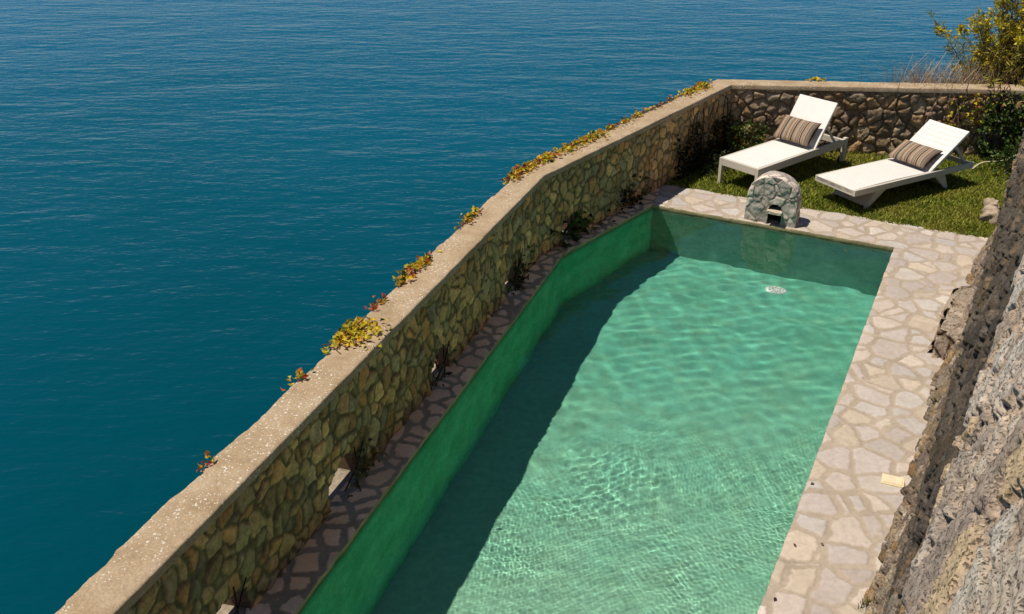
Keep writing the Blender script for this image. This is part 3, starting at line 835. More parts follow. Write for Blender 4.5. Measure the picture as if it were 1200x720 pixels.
def lawn_grass():
    r = np.random.default_rng(5); n = 120000
    P = np.c_[r.uniform(1.8, 8.0, n), r.uniform(9.9, 13.3, n)]
    P = P[in_poly(P + 0.055 * np.c_[fbm(P[:, 0] * 6, P[:, 1] * 6, 305, 3), fbm(P[:, 0] * 6 + 9, P[:, 1] * 6, 306, 3)] - BK * -0.03, LAWN)]
    dens = fbm(P[:, 0] * 2.2, P[:, 1] * 2.2, 301, 4)
    P = P[r.uniform(0, 1, len(P)) < 0.75 + 0.7 * dens]
    # keep a ragged bare rim by the paving
    t = fbm(P[:, 0] * 1.3, P[:, 1] * 1.3, 303, 3); h = r.uniform(0, 1, len(P))
    g = pal(h, [(0.085, 0.10, 0.010), (0.12, 0.125, 0.014), (0.16, 0.145, 0.022), (0.06, 0.085, 0.010), (0.20, 0.165, 0.04)])
    dry = sstep(0.0, 0.55, t)[:, None]; cols = g * (1 - 0.6 * dry) + np.array([0.19, 0.145, 0.04]) * 0.6 * dry
    cols = cols * r.uniform(0.7, 1.9, len(P))[:, None] * np.array([1.4, 1.6, 1.1])
    V, F, c = blades(P, 0.036, 0.012, cols, 1.0, r)
    tag(mesh_np('grass', V, F, M['blade'], col=c, smooth=False), 'short yellow green lawn grass under and around the loungers', 'grass', kind='stuff')
lawn_grass()

# ------------------------------------------------------------------ fountain block
def fountain():
    root = tag(empty('fountain', (2.953, 10.585, 0.0), math.atan2(WV[1], WV[0])), 'arched grey stone fountain block with a dark niche and spout at the pool end', 'fountain')
    W2, H, D = 0.285, 0.575, 0.20
    nh, nw = 66, 80
    # outline: straight sides that lean in a little, then a flat arch
    def half(z):
        lean = 0.292 - 0.03 * z
        if z < 0.33: return lean
        return lean * math.sqrt(max(0.0, 1 - ((z - 0.33) / (H - 0.33)) ** 2))
    zs = H * (1 - (1 - np.linspace(0, 1, nh)) ** 1.6); hw = np.array([half(z) for z in zs]); hw[-1] = 0.004
    X = np.linspace(-1, 1, nw)[None, :] * hw[:, None]; Z = np.broadcast_to(zs[:, None], X.shape)
    xf, zf = X.ravel(), Z.ravel()
    fp = [(0.49, 0.425, 0.37), (0.53, 0.46, 0.395), (0.44, 0.38, 0.335), (0.56, 0.475, 0.40), (0.48, 0.405, 0.35)]
    d, c = stone_face(xf + 7, zf, 221, 0.135, 0.115, 0.005, fp, (0.30, 0.24, 0.19), 0.003, rag=0.004, tilt=0.10)
    edge = np.minimum(1, (np.broadcast_to(hw[:, None], X.shape).ravel() - np.abs(xf)) / 0.03 + 0.3)
    V = np.c_[xf, -0.006 - d * edge, zf - 0.01]
    F = grid_faces(nh, nw)
    cx, cz = xf[F].mean(1), zf[F].mean(1)
    nich = (np.abs(cx - 0.05) < 0.075) & (cz < 0.185 + np.sqrt(np.clip(0.075 ** 2 - (cx - 0.05) ** 2, 0, 1)) * 0.95)
    bag = Bag(); bag.add(V, F[~nich], c)
    # curved sides and top, back
    ring = np.concatenate([np.c_[-hw, zs], np.c_[hw, zs][::-1][1:]]); m = len(ring)
    nd = 20; dd = np.linspace(0, 1, nd)
    U, Dp = np.meshgrid(np.arange(m), dd, indexing='ij')
    arc = np.r_[0, np.cumsum(np.linalg.norm(np.diff(ring, axis=0), axis=1))]
    u = arc[U.ravel()]; dv = Dp.ravel() * D
    sd, sc = stone_face(u + 3, dv, 231, 0.13, 0.11, 0.006, fp, (0.24, 0.20, 0.16), 0.003, rag=0.004, tilt=0.15)
    rn = np.stack([np.gradient(ring[:, 1]), -np.gradient(ring[:, 0])], 1); rn /= np.linalg.norm(rn, axis=1)[:, None]; rn = -rn
    rr = ring[U.ravel()] + rn[U.ravel()] * (sd * np.clip(Dp.ravel() * 6, 0, 1) * np.clip((1 - Dp.ravel()) * 6, 0, 1))[:, None]
    bag.add(np.c_[rr[:, 0], dv - 0.008 * (Dp.ravel() == 0), rr[:, 1] - 0.01], grid_faces(m, nd), sc * 1.1)
    bag.add(np.c_[xf, np.full(len(xf), D), zf - 0.01], F, np.array([0.25, 0.22, 0.19]))
    bag.build('block', M['fountain_stone'], root)
    # niche lining
    bag = Bag(); t = np.linspace(0, math.pi, 14)
    arch = [(0.125, -0.09)] + [(0.05 + 0.075 * math.cos(a), 0.18 + 0.075 * math.sin(a)) for a in t] + [(-0.025, -0.09)]
    arch = np.array(arch); k = len(arch)
    v = np.concatenate([np.c_[arch[:, 0], np.full(k, -0.012), arch[:, 1]], np.c_[arch[:, 0], np.full(k, 0.13), arch[:, 1]]]).reshape(2, k, 3).transpose(1, 0, 2).reshape(-1, 3)
    bag.add(v, grid_faces(k, 2))
    for i in range(k - 1): bag.quad((0.05, 0.13, -0.09), (0.05, 0.13, 0.18), (arch[i, 0], 0.13, arch[i, 1]), (arch[i + 1, 0], 0.13, arch[i + 1, 1]))
    bag.build('niche', mat_plain('niche_dark', (0.035, 0.038, 0.022), 0.7, 0.3, 0, 25, 0.4), root)  # very dark olive colour over the whole lining
    bm = bmesh.new(); bx(bm, -0.035, 0.135, -0.085, 0.10, 0.150, 0.178)
    bmesh.ops.subdivide_edges(bm, edges=bm.edges, cuts=5, use_grid_fill=True)
    for v in bm.verts:
        v.co += Vector(((vn(v.co.x * 30, v.co.z * 40 + v.co.y * 30, 1) - .5) * .012, (vn(v.co.x * 26, v.co.z * 30, 2) - .5) * .02, (vn(v.co.x * 20, v.co.y * 20, 3) - .5) * .010))
    bm_obj('spout', bm, mat_plain('spout_stone', (0.52, 0.43, 0.33), 0.85, 0.3, 0, 20, 0.2, 0.5, 70, 0.006), root, smooth=False)
fountain()

# ------------------------------------------------------------------ loungers and cushions
def weave_mat(name, base, axis_scale, line=0.0):
    m, nt, p = mat_new(name); tc = N(nt, 'ShaderNodeTexCoord')
    w1 = N(nt, 'ShaderNodeTexWave', wave_type='BANDS', bands_direction='X'); w1.inputs['Scale'].default_value = axis_scale
    w2 = N(nt, 'ShaderNodeTexWave', wave_type='BANDS', bands_direction='Y'); w2.inputs['Scale'].default_value = axis_scale
    for w in (w1, w2): nt.links.new(tc.outputs['Object'], w.inputs['Vector']); w.inputs['Distortion'].default_value = 0.6
    ml = N(nt, 'ShaderNodeMath', operation='MULTIPLY'); nt.links.new(w1.outputs['Fac'], ml.inputs[0]); nt.links.new(w2.outputs['Fac'], ml.inputs[1])
    n = noise(nt, tc.outputs['Object'], 6, 4, 0.6)
    r = ramp(nt, n.outputs['Fac'], [(0.3, tuple(c * 0.93 for c in base)), (0.7, base)])
    col = r.outputs['Color']
    if line:
        w3 = N(nt, 'ShaderNodeTexWave', wave_type='BANDS', bands_direction='X'); w3.inputs['Scale'].default_value = line; w3.inputs['Distortion'].default_value = 0.4
        nt.links.new(tc.outputs['Object'], w3.inputs['Vector'])
        rr = ramp(nt, w3.outputs['Fac'], [(0.0, (0.82, 0.79, 0.76)), (0.22, (1, 1, 1))])
        col = mixc(nt, 'MULTIPLY', 1.0, col, rr.outputs['Color'])
    nt.links.new(col, p.inputs['Base Color']); p.inputs['Roughness'].default_value = 0.6; p.inputs['Specular IOR Level'].default_value = 0.3
    bump(nt, p, ml.outputs[0], 0.35, 0.003); return m
M['weave'] = weave_mat('white_weave', (0.80, 0.77, 0.72), 22.0)
M['weave_lines'] = weave_mat('white_weave_lined', (0.80, 0.76, 0.71), 22.0, 5.2)
M['white_frame'] = weave_mat('white_frame', (0.60, 0.54, 0.45), 30.0)

def slab(parent, name, M4, L, W, T, mat, bow=0.0, bev=0.006):
    bm = bmesh.new(); bx(bm, 0, L, -W / 2, W / 2, -T, 0)
    bmesh.ops.subdivide_edges(bm, edges=[e for e in bm.edges if abs((e.verts[0].co - e.verts[1].co).x) > 1e-4], cuts=18, use_grid_fill=True)
    bmesh.ops.subdivide_edges(bm, edges=[e for e in bm.edges if abs((e.verts[0].co - e.verts[1].co).y) > W * 0.9], cuts=8, use_grid_fill=True)
    for v in bm.verts:
        v.co.z += bow * math.sin(math.pi * v.co.x / L) - 0.006 * (1 - (2 * v.co.y / W) ** 2)
    sharp = [e for e in bm.edges if len(e.link_faces) == 2 and e.calc_face_angle() > 1.0]
    bmesh.ops.bevel(bm, geom=sharp, offset=bev, segments=2, affect='EDGES', profile=0.5)
    bmesh.ops.transform(bm, matrix=M4, verts=bm.verts)
    return bm_obj(name, bm, mat, parent)

def beam(parent, name, p0, p1, w, h, mat, bev=0.004, up=(0, 0, 1)):
    p0, p1 = Vector(p0), Vector(p1); d = p1 - p0; L = d.length
    x = d.normalized(); z = Vector(up); y = z.cross(x).normalized(); z = x.cross(y)
    M4 = Matrix((x, y, z)).transposed().to_4x4(); M4.translation = p0
    bm = bmesh.new(); bx(bm, 0, L, -w / 2, w / 2, -h / 2, h / 2)
    bmesh.ops.bevel(bm, geom=list(bm.edges), offset=bev, segments=2, affect='EDGES', profile=0.5)
    bmesh.ops.transform(bm, matrix=M4, verts=bm.verts)
    return bm_obj(name, bm, mat, parent)

def lounger_wheeled():
    ang = math.atan2(0.6433, 0.7657); n = A2(-0.6433, 0.7657)
    fr, fl = A2(2.987, 11.44), A2(2.590, 11.90); mid = (fr + fl) / 2
    L, W, H = 1.86, 0.60, 0.35
    o = empty('sun_lounger', (mid[0], mid[1], 0.0), ang)
    tag(o, 'white sun lounger on straight legs with wheels behind the fountain, back raised steeply', 'lounger', 'sun loungers on the lawn')
    hx = 1.17; f = M['white_frame']
    slab(o, 'seat', Matrix.Translation((0.035, 0, H + 0.004)), hx - 0.03, W - 0.07, 0.03, M['weave'])
    T = Matrix.Translation((hx, 0, H - 0.005)) @ Matrix.Rotation(-R(56), 4, 'Y')
    slab(o, 'backrest', T, 0.655, W - 0.03, 0.034, M['weave'])
    for s in (-1, 1):
        beam(o, 'side_rail', (0.04, s * (W / 2 - 0.018), H - 0.05), (L, s * (W / 2 - 0.018), H - 0.045), 0.036, 0.098, f)
        beam(o, 'leg', (0.022, s * (W / 2 - 0.022), 0), (0.022, s * (W / 2 - 0.022), H), 0.044, 0.044, f, up=(1, 0, 0))
        beam(o, 'leg', (L - 0.01, s * (W / 2 - 0.020), 0.045), (L + 0.006, s * (W / 2 - 0.020), H + 0.014), 0.05, 0.06, f, up=(1, 0, 0))
        bm = bmesh.new(); bmesh.ops.create_cone(bm, cap_ends=True, segments=28, radius1=0.055, radius2=0.055, depth=0.035)
        bmesh.ops.transform(bm, matrix=Matrix.Translation((L + 0.03, s * (W / 2 - 0.065), 0.055)) @ Matrix.Rotation(R(90), 4, 'X'), verts=bm.verts)
        wh = bm_obj('wheel', bm, mat_plain('tyre', (0.015, 0.015, 0.016), 0.7, 0.4), o, bevel=0.006)
        beam(o, 'back_strut', (hx + 0.22, s * (W / 2 - 0.06), H + 0.28), (hx + 0.52, s * (W / 2 - 0.06), H - 0.03), 0.02, 0.03, f)
    beam(o, 'end_rail', (0.022, -W / 2 + 0.045, H - 0.047), (0.022, W / 2 - 0.045, H - 0.047), 0.044, 0.092, f)
    beam(o, 'end_rail', (L - 0.02, -W / 2 + 0.05, H - 0.05), (L - 0.02, W / 2 - 0.05, H - 0.05), 0.036, 0.08, f)
    return o, hx, H, R(56), W
def lounger_panel():
    ang = math.atan2(0.4901, 0.8717)
    fr, fl = A2(3.965, 10.832), A2(3.674, 11.396); mid = (fr + fl) / 2
    L, W, H = 2.06, 0.635, 0.30
    o = empty('sun_lounger', (mid[0], mid[1], 0.0), ang)
    tag(o, 'low white sun lounger on splayed panel legs nearest the rock wall, slatted lines across', 'lounger', 'sun loungers on the lawn')
    hx = 1.28; f = M['white_frame']
    slab(o, 'seat', Matrix.Translation((0.0, 0, H + 0.002)), hx, W - 0.062, 0.05, M['weave_lines'], bow=0.012)
    T = Matrix.Translation((hx, 0, H + 0.002)) @ Matrix.Rotation(-R(36), 4, 'Y')
    slab(o, 'backrest', T, 0.72, W - 0.04, 0.036, M['weave_lines'])
    for s in (-1, 1):
        beam(o, 'side_rail', (0.0, s * (W / 2 - 0.015), H - 0.035), (L, s * (W / 2 - 0.015), H - 0.035), 0.030, 0.075, f)
        beam(o, 'back_strut', (hx + 0.42, s * (W / 2 - 0.07), H + 0.27), (hx + 0.72, s * (W / 2 - 0.07), H - 0.04), 0.02, 0.035, f)
    beam(o, 'end_rail', (0.012, -W / 2 + 0.032, H - 0.037), (0.012, W / 2 - 0.032, H - 0.037), 0.024, 0.070, f)
    beam(o, 'end_rail', (L - 0.015, -W / 2 + 0.032, H - 0.037), (L - 0.015, W / 2 - 0.032, H - 0.037), 0.024, 0.06, f)
    for top, bot in ((0.52, 0.27), (1.50, 1.72)):
        bm = bmesh.new(); t = 0.03; sg = 1 if bot > top else -1
        ys = W / 2 - 0.05
        # a wide splayed board, narrower where it meets the ground
        c = [(top - 0.09 * sg, H - 0.075), (top + 0.10 * sg, H - 0.075), (bot, 0.0), (bot - 0.045 * sg, 0.0)]
        for s in (-1, 1):
            v0 = [bm.verts.new((x, s * ys, z)) for x, z in c]; v1 = [bm.verts.new((x, s * (ys - t), z)) for x, z in c]
            bm.faces.new(v0); bm.faces.new(v1[::-1])
            for k in range(4): bm.faces.new((v0[k], v0[(k + 1) % 4], v1[(k + 1) % 4], v1[k]))
        for s in (1,):
            q = [(c[0][0] + 0.1 * sg, c[0][1]), (c[0][0] + 0.125 * sg, c[0][1]), (bot - 0.012 * sg, 0.035), (bot - 0.037 * sg, 0.035)]
            v0 = [bm.verts.new((x, ys - t - 0.001, z)) for x, z in q]; v1 = [bm.verts.new((x, -ys + t + 0.001, z)) for x, z in q]
            bm.faces.new(v0); bm.faces.new(v1[::-1])
            for k in range(4): bm.faces.new((v0[k], v0[(k + 1) % 4], v1[(k + 1) % 4], v1[k]))
        bm_obj('panel_leg', bm, f, o)
    return o, hx, H, R(36), W

def stripe_mat():
    m, nt, p = mat_new('striped_canvas'); a = N(nt, 'ShaderNodeAttribute', attribute_name='stripe')
    cr, tan, br, bk, pk, gr = (0.44, 0.36, 0.27), (0.29, 0.205, 0.135), (0.17, 0.115, 0.08), (0.018, 0.015, 0.014), (0.35, 0.24, 0.175), (0.20, 0.165, 0.14)
    seq = [bk, br, tan, cr, pk, br, tan, bk, gr, cr, tan, br, pk, cr, br, tan, bk, tan, pk, cr, gr, tan, br, cr, bk, pk, tan, cr, br, gr, br, bk]
    wid = [0.6, 1.2, 1.0, 0.5, 1.3, 0.6, 1.2, 0.7, 1.1, 0.6, 1.4, 0.7, 1.0, 0.5, 0.8, 1.2, 0.8, 1.2, 1.0, 0.5, 0.9, 1.3, 0.6, 0.5, 0.7, 1.2, 1.0, 0.5, 0.9, 1.0, 1.2, 0.6]
    pos = np.r_[0, np.cumsum(wid)][:-1] / sum(wid)
    r = ramp(nt, a.outputs['Fac'], list(zip([float(x) for x in pos], seq)), 'CONSTANT')
    tc = N(nt, 'ShaderNodeTexCoord'); n = noise(nt, tc.outputs['Object'], 300, 2, 0.5); f = ramp(nt, n.outputs['Fac'], [(0.3, (0.8,) * 3), (0.7, (1.15,) * 3)])
    c = mixc(nt, 'MULTIPLY', 1.0, r.outputs['Color'], f.outputs['Color']); nt.links.new(c, p.inputs['Base Color'])
    p.inputs['Roughness'].default_value = 0.95; p.inputs['Specular IOR Level'].default_value = 0.15
    bump(nt, p, n.outputs['Fac'], 0.4, 0.002); return m
M['stripe'] = stripe_mat()

def cushion(lounger, hx, H, back, W, tilt, lift, yoff, label, ls=0.56, hs=0.36, seed=0, yaw=0.0, xo=0.0):
    nu, nv = 72, 44
    u = np.linspace(-1, 1, nu); v = np.linspace(-1, 1, nv)
    U, Vv = np.meshgrid(u, v, indexing='ij'); uf, vf = U.ravel(), Vv.ravel()
    body = ((1 - np.abs(uf) ** 3.2) * (1 - np.abs(vf) ** 3.2)).clip(0) ** 0.55
    pinx = 1 - 0.055 * (1 - vf ** 2) ; piny = 1 - 0.09 * (1 - uf ** 2)
    wr = 0.006 * fbm(uf * 3, vf * 3, 400 + seed, 4)
    X = uf * ls / 2 * pinx; Y = vf * hs / 2 * piny
    th = 0.068 * body
    top = np.c_[X, Y, th + wr * (body > 0.05)]; bot = np.c_[X, Y, -th * 0.85]
    Vt = np.concatenate([top, bot]); F = np.concatenate([grid_faces(nu, nv), grid_faces(nu, nv, True, nu * nv)])
    stripe = np.concatenate([(uf + 1) / 2 * 0.999 + 0.004 * np.sin(vf * 3 + seed)] * 2).clip(0, 0.999)
    o = mesh_np('cushion', Vt, F, M['stripe'], attrs={'stripe': stripe})
    # long side across the lounger, leaning on the backrest
    Mx = lounger.matrix_basis @ Matrix.Translation((hx + xo, yoff, H + lift)) @ Matrix.Rotation(yaw, 4, 'Z') @ Matrix.Rotation(-tilt, 4, 'Y') @ Matrix.Rotation(R(-90), 4, 'Z')
    o.matrix_world = Mx
    tag(o, label, 'cushion', 'striped cushions')
    return o
la = lounger_wheeled()
cushion(*la, R(47), 0.175, 0.03, 'brown striped cushion on the steeply raised lounger behind the fountain', seed=1, xo=0.01)
lb = lounger_panel()
cushion(*lb, R(27), 0.135, 0.02, 'brown striped cushion on the low lounger nearest the rock wall', seed=2, xo=0.055, yaw=0.05)

# ------------------------------------------------------------------ plants
def leaf_cloud(pts, dirs, size, cols, r, fold=0.25, aspect=0.6):
    """pointed folded leaves: 6 verts, 4 quads-as-tris each"""
    n = len(pts)
    d = dirs / np.maximum(np.linalg.norm(dirs, axis=1), 1e-6)[:, None]
    rn = r.normal(size=(n, 3)); rn[:, 2] += 0.8
    s = np.cross(d, rn); s /= np.maximum(np.linalg.norm(s, axis=1), 1e-6)[:, None]
    up = np.cross(s, d)
    L = (size * r.uniform(0.6, 1.25, n))[:, None]; Wd = L * aspect
    b = pts; t = pts + d * L - up * L * 0.15; m1 = pts + d * L * 0.45 + s * Wd / 2 + up * L * fold; m2 = pts + d * L * 0.45 - s * Wd / 2 + up * L * fold
    mc = pts + d * L * 0.5
    V = np.stack([b, m1, t, m2, mc], 1).reshape(-1, 3)
    k = np.arange(n)[:, None] * 5
    F = np.concatenate([k + np.array([[0, 4, 2, 1]]), k + np.array([[0, 3, 2, 4]])])
    return V, F, np.repeat(cols, 5, 0)

YEL = [(0.62, 0.46, 0.02), (0.70, 0.55, 0.04), (0.46, 0.42, 0.03), (0.68, 0.40, 0.03)]
RED = [(0.40, 0.06, 0.03), (0.50, 0.14, 0.04), (0.33, 0.05, 0.06), (0.55, 0.22, 0.06)]
GRN = [(0.05, 0.10, 0.015), (0.08, 0.14, 0.02), (0.035, 0.075, 0.012), (0.12, 0.17, 0.03)]
DRK = [(0.015, 0.022, 0.008), (0.022, 0.03, 0.01), (0.03, 0.035, 0.012), (0.012, 0.018, 0.008)]
def mixpal(r, n, *ps):
    allc = []; wts = []
    for p, w in ps:
        allc += p; wts += [w / len(p)] * len(p)
    wts = np.array(wts) / sum(wts)
    c = np.array(allc)[r.choice(len(allc), n, p=wts)]
    return c * r.uniform(0.75, 1.2, n)[:, None]

def plant(name, label, cat, V, F, c, stems=None, group=None, leaf_name='leaves', stem_mat=None):
    if stems is None:
        o = mesh_np(name, V, F, M['leaf'], col=c, smooth=False); tag(o, label, cat, group); return o
    base = V[:, :].min(0)
    o = empty(name, (float(V[:, 0].mean()), float(V[:, 1].mean()), float(base[2])))
    tag(o, label, cat, group)
    off = np.array(o.location)
    a = mesh_np(leaf_name, V - off, F, M['leaf'], parent=o, col=c, smooth=False)
    bag = Bag()
    for path, rad, col_ in stems:
        v, f = tube_np(np.asarray(path) - off, rad, 5); bag.add(v, f, col_)
    bag.build('stems', stem_mat or M['stem'], o)
    return o
M['stem'] = mat_attr('stem', 0.9, 30, 0.8, 1.2, 0.3, 80, 0.004)

def creeper(s_list, label, seed, n, spread_s, over, red, size=0.046, down=False):
    """leaves creeping over the cap's outer edge at arc position s; over = how far across the cap"""
    r = np.random.default_rng(seed)
    pts = []; st = []
    for sc in s_list:
        m = int(n / len(s_list))
        s = sc + r.normal(0, spread_s, m)
        p, nn, _ = along(CAP_OUT, s)
        w = np.abs(r.normal(0, over, m)) * (r.uniform(0, 1, m) < 0.72) - np.abs(r.normal(0, 0.035, m)) * (r.uniform(0, 1, m) < 0.75)
        q = p - nn * w[:, None]
        z = WH + CT + 0.012 + np.abs(r.normal(0, 0.014, m)) - np.where(w < 0, np.abs(r.normal(0, 0.06, m)), 0)
        pts.append(np.c_[q, z])
        for k in range(3 if len(s_list) > 1 else 1):
            s1 = sc + np.linspace(-1, 1, 7) * max(spread_s, 0.17 if len(s_list) > 1 else 0.0) * r.uniform(.5, 1.3); pp, n2, _ = along(CAP_OUT, s1)
            st.append((np.c_[pp - n2 * (over * r.uniform(-0.6, 0.9, 7))[:, None], WH + CT + 0.010 + 0.006 * r.uniform(0, 1, 7)], 0.0035, np.array([0.14, 0.07, 0.03])))
    P = np.concatenate(pts); m = len(P)
    d = r.normal(size=(m, 3)); d[:, 2] = np.abs(d[:, 2]) * 0.5 + 0.1
    c = mixpal(r, m, (YEL, 1 - red), (RED, red), (GRN, 0.12))
    V, F, cc = leaf_cloud(P, d, np.full(m, size), c, r, aspect=0.8)
    return plant('creeper', label, 'creeper', V, F, cc, st, 'autumn creeper on the sea wall cap')
_, _, ccum = along(CAP_OUT, np.array([0.]))
def sc_of(y):
    pts = np.array(CAP_OUT)
    for i in range(len(pts) - 1):
        if pts[i, 1] <= y <= pts[i + 1, 1]: return ccum[i] + (y - pts[i, 1]) / (pts[i + 1, 1] - pts[i, 1]) * (ccum[i + 1] - ccum[i])
creeper([sc_of(4.72)], 'tiny orange creeper sprig nearest the low end of the wall cap', 1, 16, 0.05, 0.02, 0.6, 0.04)
creeper([sc_of(5.68)], 'small pale orange creeper tuft at the cap edge below the big yellow one', 2, 22, 0.05, 0.02, 0.35)
creeper([sc_of(6.20), sc_of(6.30), sc_of(6.38)], 'big yellow creeper clump spreading right across the wall cap, red at its outer tip', 3, 260, 0.08, 0.13, 0.06)
creeper([sc_of(6.78)], 'small red orange creeper tuft between the two larger yellow clumps', 4, 44, 0.07, 0.03, 0.7, 0.04)
creeper([sc_of(7.22), sc_of(7.40), sc_of(7.52)], 'long yellow and orange creeper clump half way up the wall cap', 5, 170, 0.08, 0.04, 0.22)
creeper([sc_of(8.42), sc_of(8.56)], 'yellow creeper tuft on its own just below the bend of the wall', 6, 90, 0.07, 0.05, 0.25)
creeper([sc_of(9.62), sc_of(9.80), sc_of(10.0), sc_of(10.2)], 'thick yellow creeper mound with dry brown leaves at the bend of the wall', 7, 480, 0.085, 0.06, 0.25)
creeper([sc_of(10.5), sc_of(10.75), sc_of(10.95)], 'bright yellow creeper clump just beyond the bend', 8, 380, 0.11, 0.06, 0.1)
creeper([sc_of(11.25), sc_of(11.5), sc_of(11.75)], 'low red and yellow creeper strip along the middle of the far wall stretch', 9, 130, 0.06, 0.04, 0.25)
creeper([sc_of(12.0), sc_of(12.2), sc_of(12.4)], 'thin brown creeper trail near the far end of the wall', 10, 55, 0.06, 0.03, 0.6, 0.05)
creeper([sc_of(12.75), sc_of(12.95), sc_of(13.12)], 'golden creeper clump by the far corner of the wall', 11, 300, 0.09, 0.06, 0.15)
creeper([ccum[3] + 1.32], 'small yellow green sprig on the cap of the wall behind the loungers', 12, 40, 0.07, 0.04, 0.1, 0.05)

def hole_plant(s, label, seed, n, cols, h=0.28, spread=0.12, size=0.07):
    r = np.random.default_rng(seed)
    p, nn, _ = along(WALL, s + r.normal(0, spread, n))
    z = np.abs(r.normal(0.12, 0.10, n)).clip(0.01, h * 1.3)
    P = np.c_[p - nn * np.abs(r.normal(0.03, 0.035, n))[:, None], z]
    d = r.normal(size=(n, 3)); d[:, :2] -= nn * 0.8; d[:, 2] += 0.2
    V, F, c = leaf_cloud(P, d, np.full(n, size), mixpal(r, n, *cols), r, aspect=0.55)
    st = []
    for k in range(6):
        a, n2, _ = along(WALL, np.array([s + r.normal(0, spread * .6)])); a = a[0]; n2 = n2[0]
        st.append(([np.r_[a - n2 * 0.01, 0.0], np.r_[a - n2 * r.uniform(.02, .06), h * .5], np.r_[a - n2 * r.uniform(.02, .1), h]], 0.003, np.array([0.07, 0.05, 0.02])))
    plant('weed', label, 'plant', V, F, c, st, 'weeds growing in the wall openings')
DRY = [(0.16, 0.09, 0.03), (0.20, 0.12, 0.04), (0.10, 0.06, 0.025)]
hole_plant(s_of(5.80), 'yellow green and dry weed at the sunlit opening low in the sea wall', 21, 46, [(DRY, 0.6), ([(0.20, 0.18, 0.03), (0.12, 0.14, 0.03)], 0.5)], 0.24, 0.13, 0.06)
hole_plant(s_of(7.12), 'sparse dry weed at the opening half way along the sea wall', 22, 30, [(DRY, 0.6), (GRN, 0.4)], 0.2, 0.12, 0.055)
hole_plant(s_of(8.95), 'dark upright weed against the wall beside a thin iron bar', 23, 80, [(DRY, 0.35), (DRK, 0.4), (GRN, 0.3)], 0.42, 0.10, 0.06)
hole_plant(s2 + 0.62, 'broad leaved green weed in the opening just beyond the wall bend', 24, 110, [(GRN, 0.6), (DRK, 0.3), (DRY, 0.25)], 0.34, 0.17, 0.085)
hole_plant(s2 + 1.75, 'dark green weed at the wall foot beside the pool corner', 25, 90, [(DRK, 0.7), (DRY, 0.25)], 0.3, 0.2, 0.07)

def wall_ivy(label, seed, s_range, z_range, n, cols, size, bulge, strands, pts=WALL, name='ivy'):
    r = np.random.default_rng(seed)
    s = r.uniform(*s_range, n); z = z_range[0] + (z_range[1] - z_range[0]) * r.beta(1.1, 1.7, n)
    keep = fbm(s * 3.2, z * 3.2, seed, 3) + 0.45 * (1 - (z - z_range[0]) / (z_range[1] - z_range[0])) > 0.02
    s, z = s[keep], z[keep]; n = len(s)
    p, nn, _ = along(pts, s)
    off = np.abs(r.normal(0, 1, n)) * bulge * (1.3 - z / max(z_range[1], .1)) + 0.03
    P = np.c_[p - nn * off[:, None], z]
    d = r.normal(size=(n, 3)) * 0.8; d[:, :2] -= nn; d[:, 2] -= 0.3
    V, F, c = leaf_cloud(P, d, np.full(n, size), mixpal(r, n, *cols), r, aspect=0.75)
    st = []
    for k in range(strands):
        sk = r.uniform(*s_range); q = sk + np.cumsum(r.normal(0, 0.03, 9)); zz = np.linspace(z_range[0], z_range[1] + r.uniform(-.2, .04), 9)
        a, n2, _ = along(pts, q)
        st.append((np.c_[a - n2 * (0.045 + 0.02 * r.uniform(0, 1, 9))[:, None], zz], 0.006, np.array([0.10, 0.045, 0.03])))
    return plant(name, label, 'ivy', V, F, c, st)
sT = along(WALL, np.array([0.]))[2]
wall_ivy('dark ivy hanging with reddish stems in the shaded corner of the sea wall', 31, (sT[3] - 1.55, sT[3] - 0.02), (0.0, 0.80), 900, [(DRK, 0.8), (DRY, 0.12), (GRN, 0.08)], 0.055, 0.06, 16)
wall_ivy('leafy green ivy covering the garden wall beside the rock wall', 32, (sT[3] + 3.35, sT[3] + 4.9), (-0.02, 0.93), 3400, [(GRN, 0.75), (DRK, 0.3), ([(0.22, 0.24, 0.03)], 0.12)], 0.06, 0.13, 10)
wall_ivy('yellow leaved creeper over the top of the garden wall below the flowering bush', 33, (sT[3] + 2.9, sT[3] + 4.6), (0.45, 1.0), 420, [(YEL, 0.6), (RED, 0.15), (GRN, 0.3)], 0.05, 0.03, 14, name='creeper')

def shrub(name, label, centre, rad, n, cols, size, seed, stems=8, cat='plant'):
    r = np.random.default_rng(seed); centre = np.array(centre); rad = np.array(rad)
    d = r.normal(size=(n, 3)); d /= np.linalg.norm(d, axis=1)[:, None]
    rr = r.uniform(0.25, 1, n) ** 0.6
    P = centre + d * rad * rr[:, None] * (1 + 0.3 * fbm(d[:, 0] * 3 + 5, d[:, 1] * 3 + d[:, 2] * 2, seed, 3))[:, None]
    P[:, 2] = P[:, 2].clip(0.01)
    V, F, c = leaf_cloud(P, d + r.normal(0, 0.5, (n, 3)), np.full(n, size), mixpal(r, n, *cols), r, aspect=0.6)
    st = []
    for k in range(stems):
        e = centre + (r.normal(size=3) * 0.5) * rad; st.append(([centre * [1, 1, 0], (centre * [1, 1, .5] + e) / 2 * [1, 1, .8], e], 0.005, np.array([0.07, 0.05, 0.025])))
    return plant(name, label, cat, V, F, c, st)
shrub('low_shrub', 'leafy green shrub in the corner behind the steep lounger', (3.18, 12.98, 0.26), (0.30, 0.18, 0.24), 420, [(GRN, 0.8), (DRK, 0.25), (YEL, 0.08)], 0.06, 41)
shrub('low_shrub', 'dark low undergrowth plant on the shaded lawn corner by the sea wall', (2.55, 12.45, 0.10), (0.36, 0.45, 0.14), 700, [(DRK, 0.9), (GRN, 0.1)], 0.05, 42)
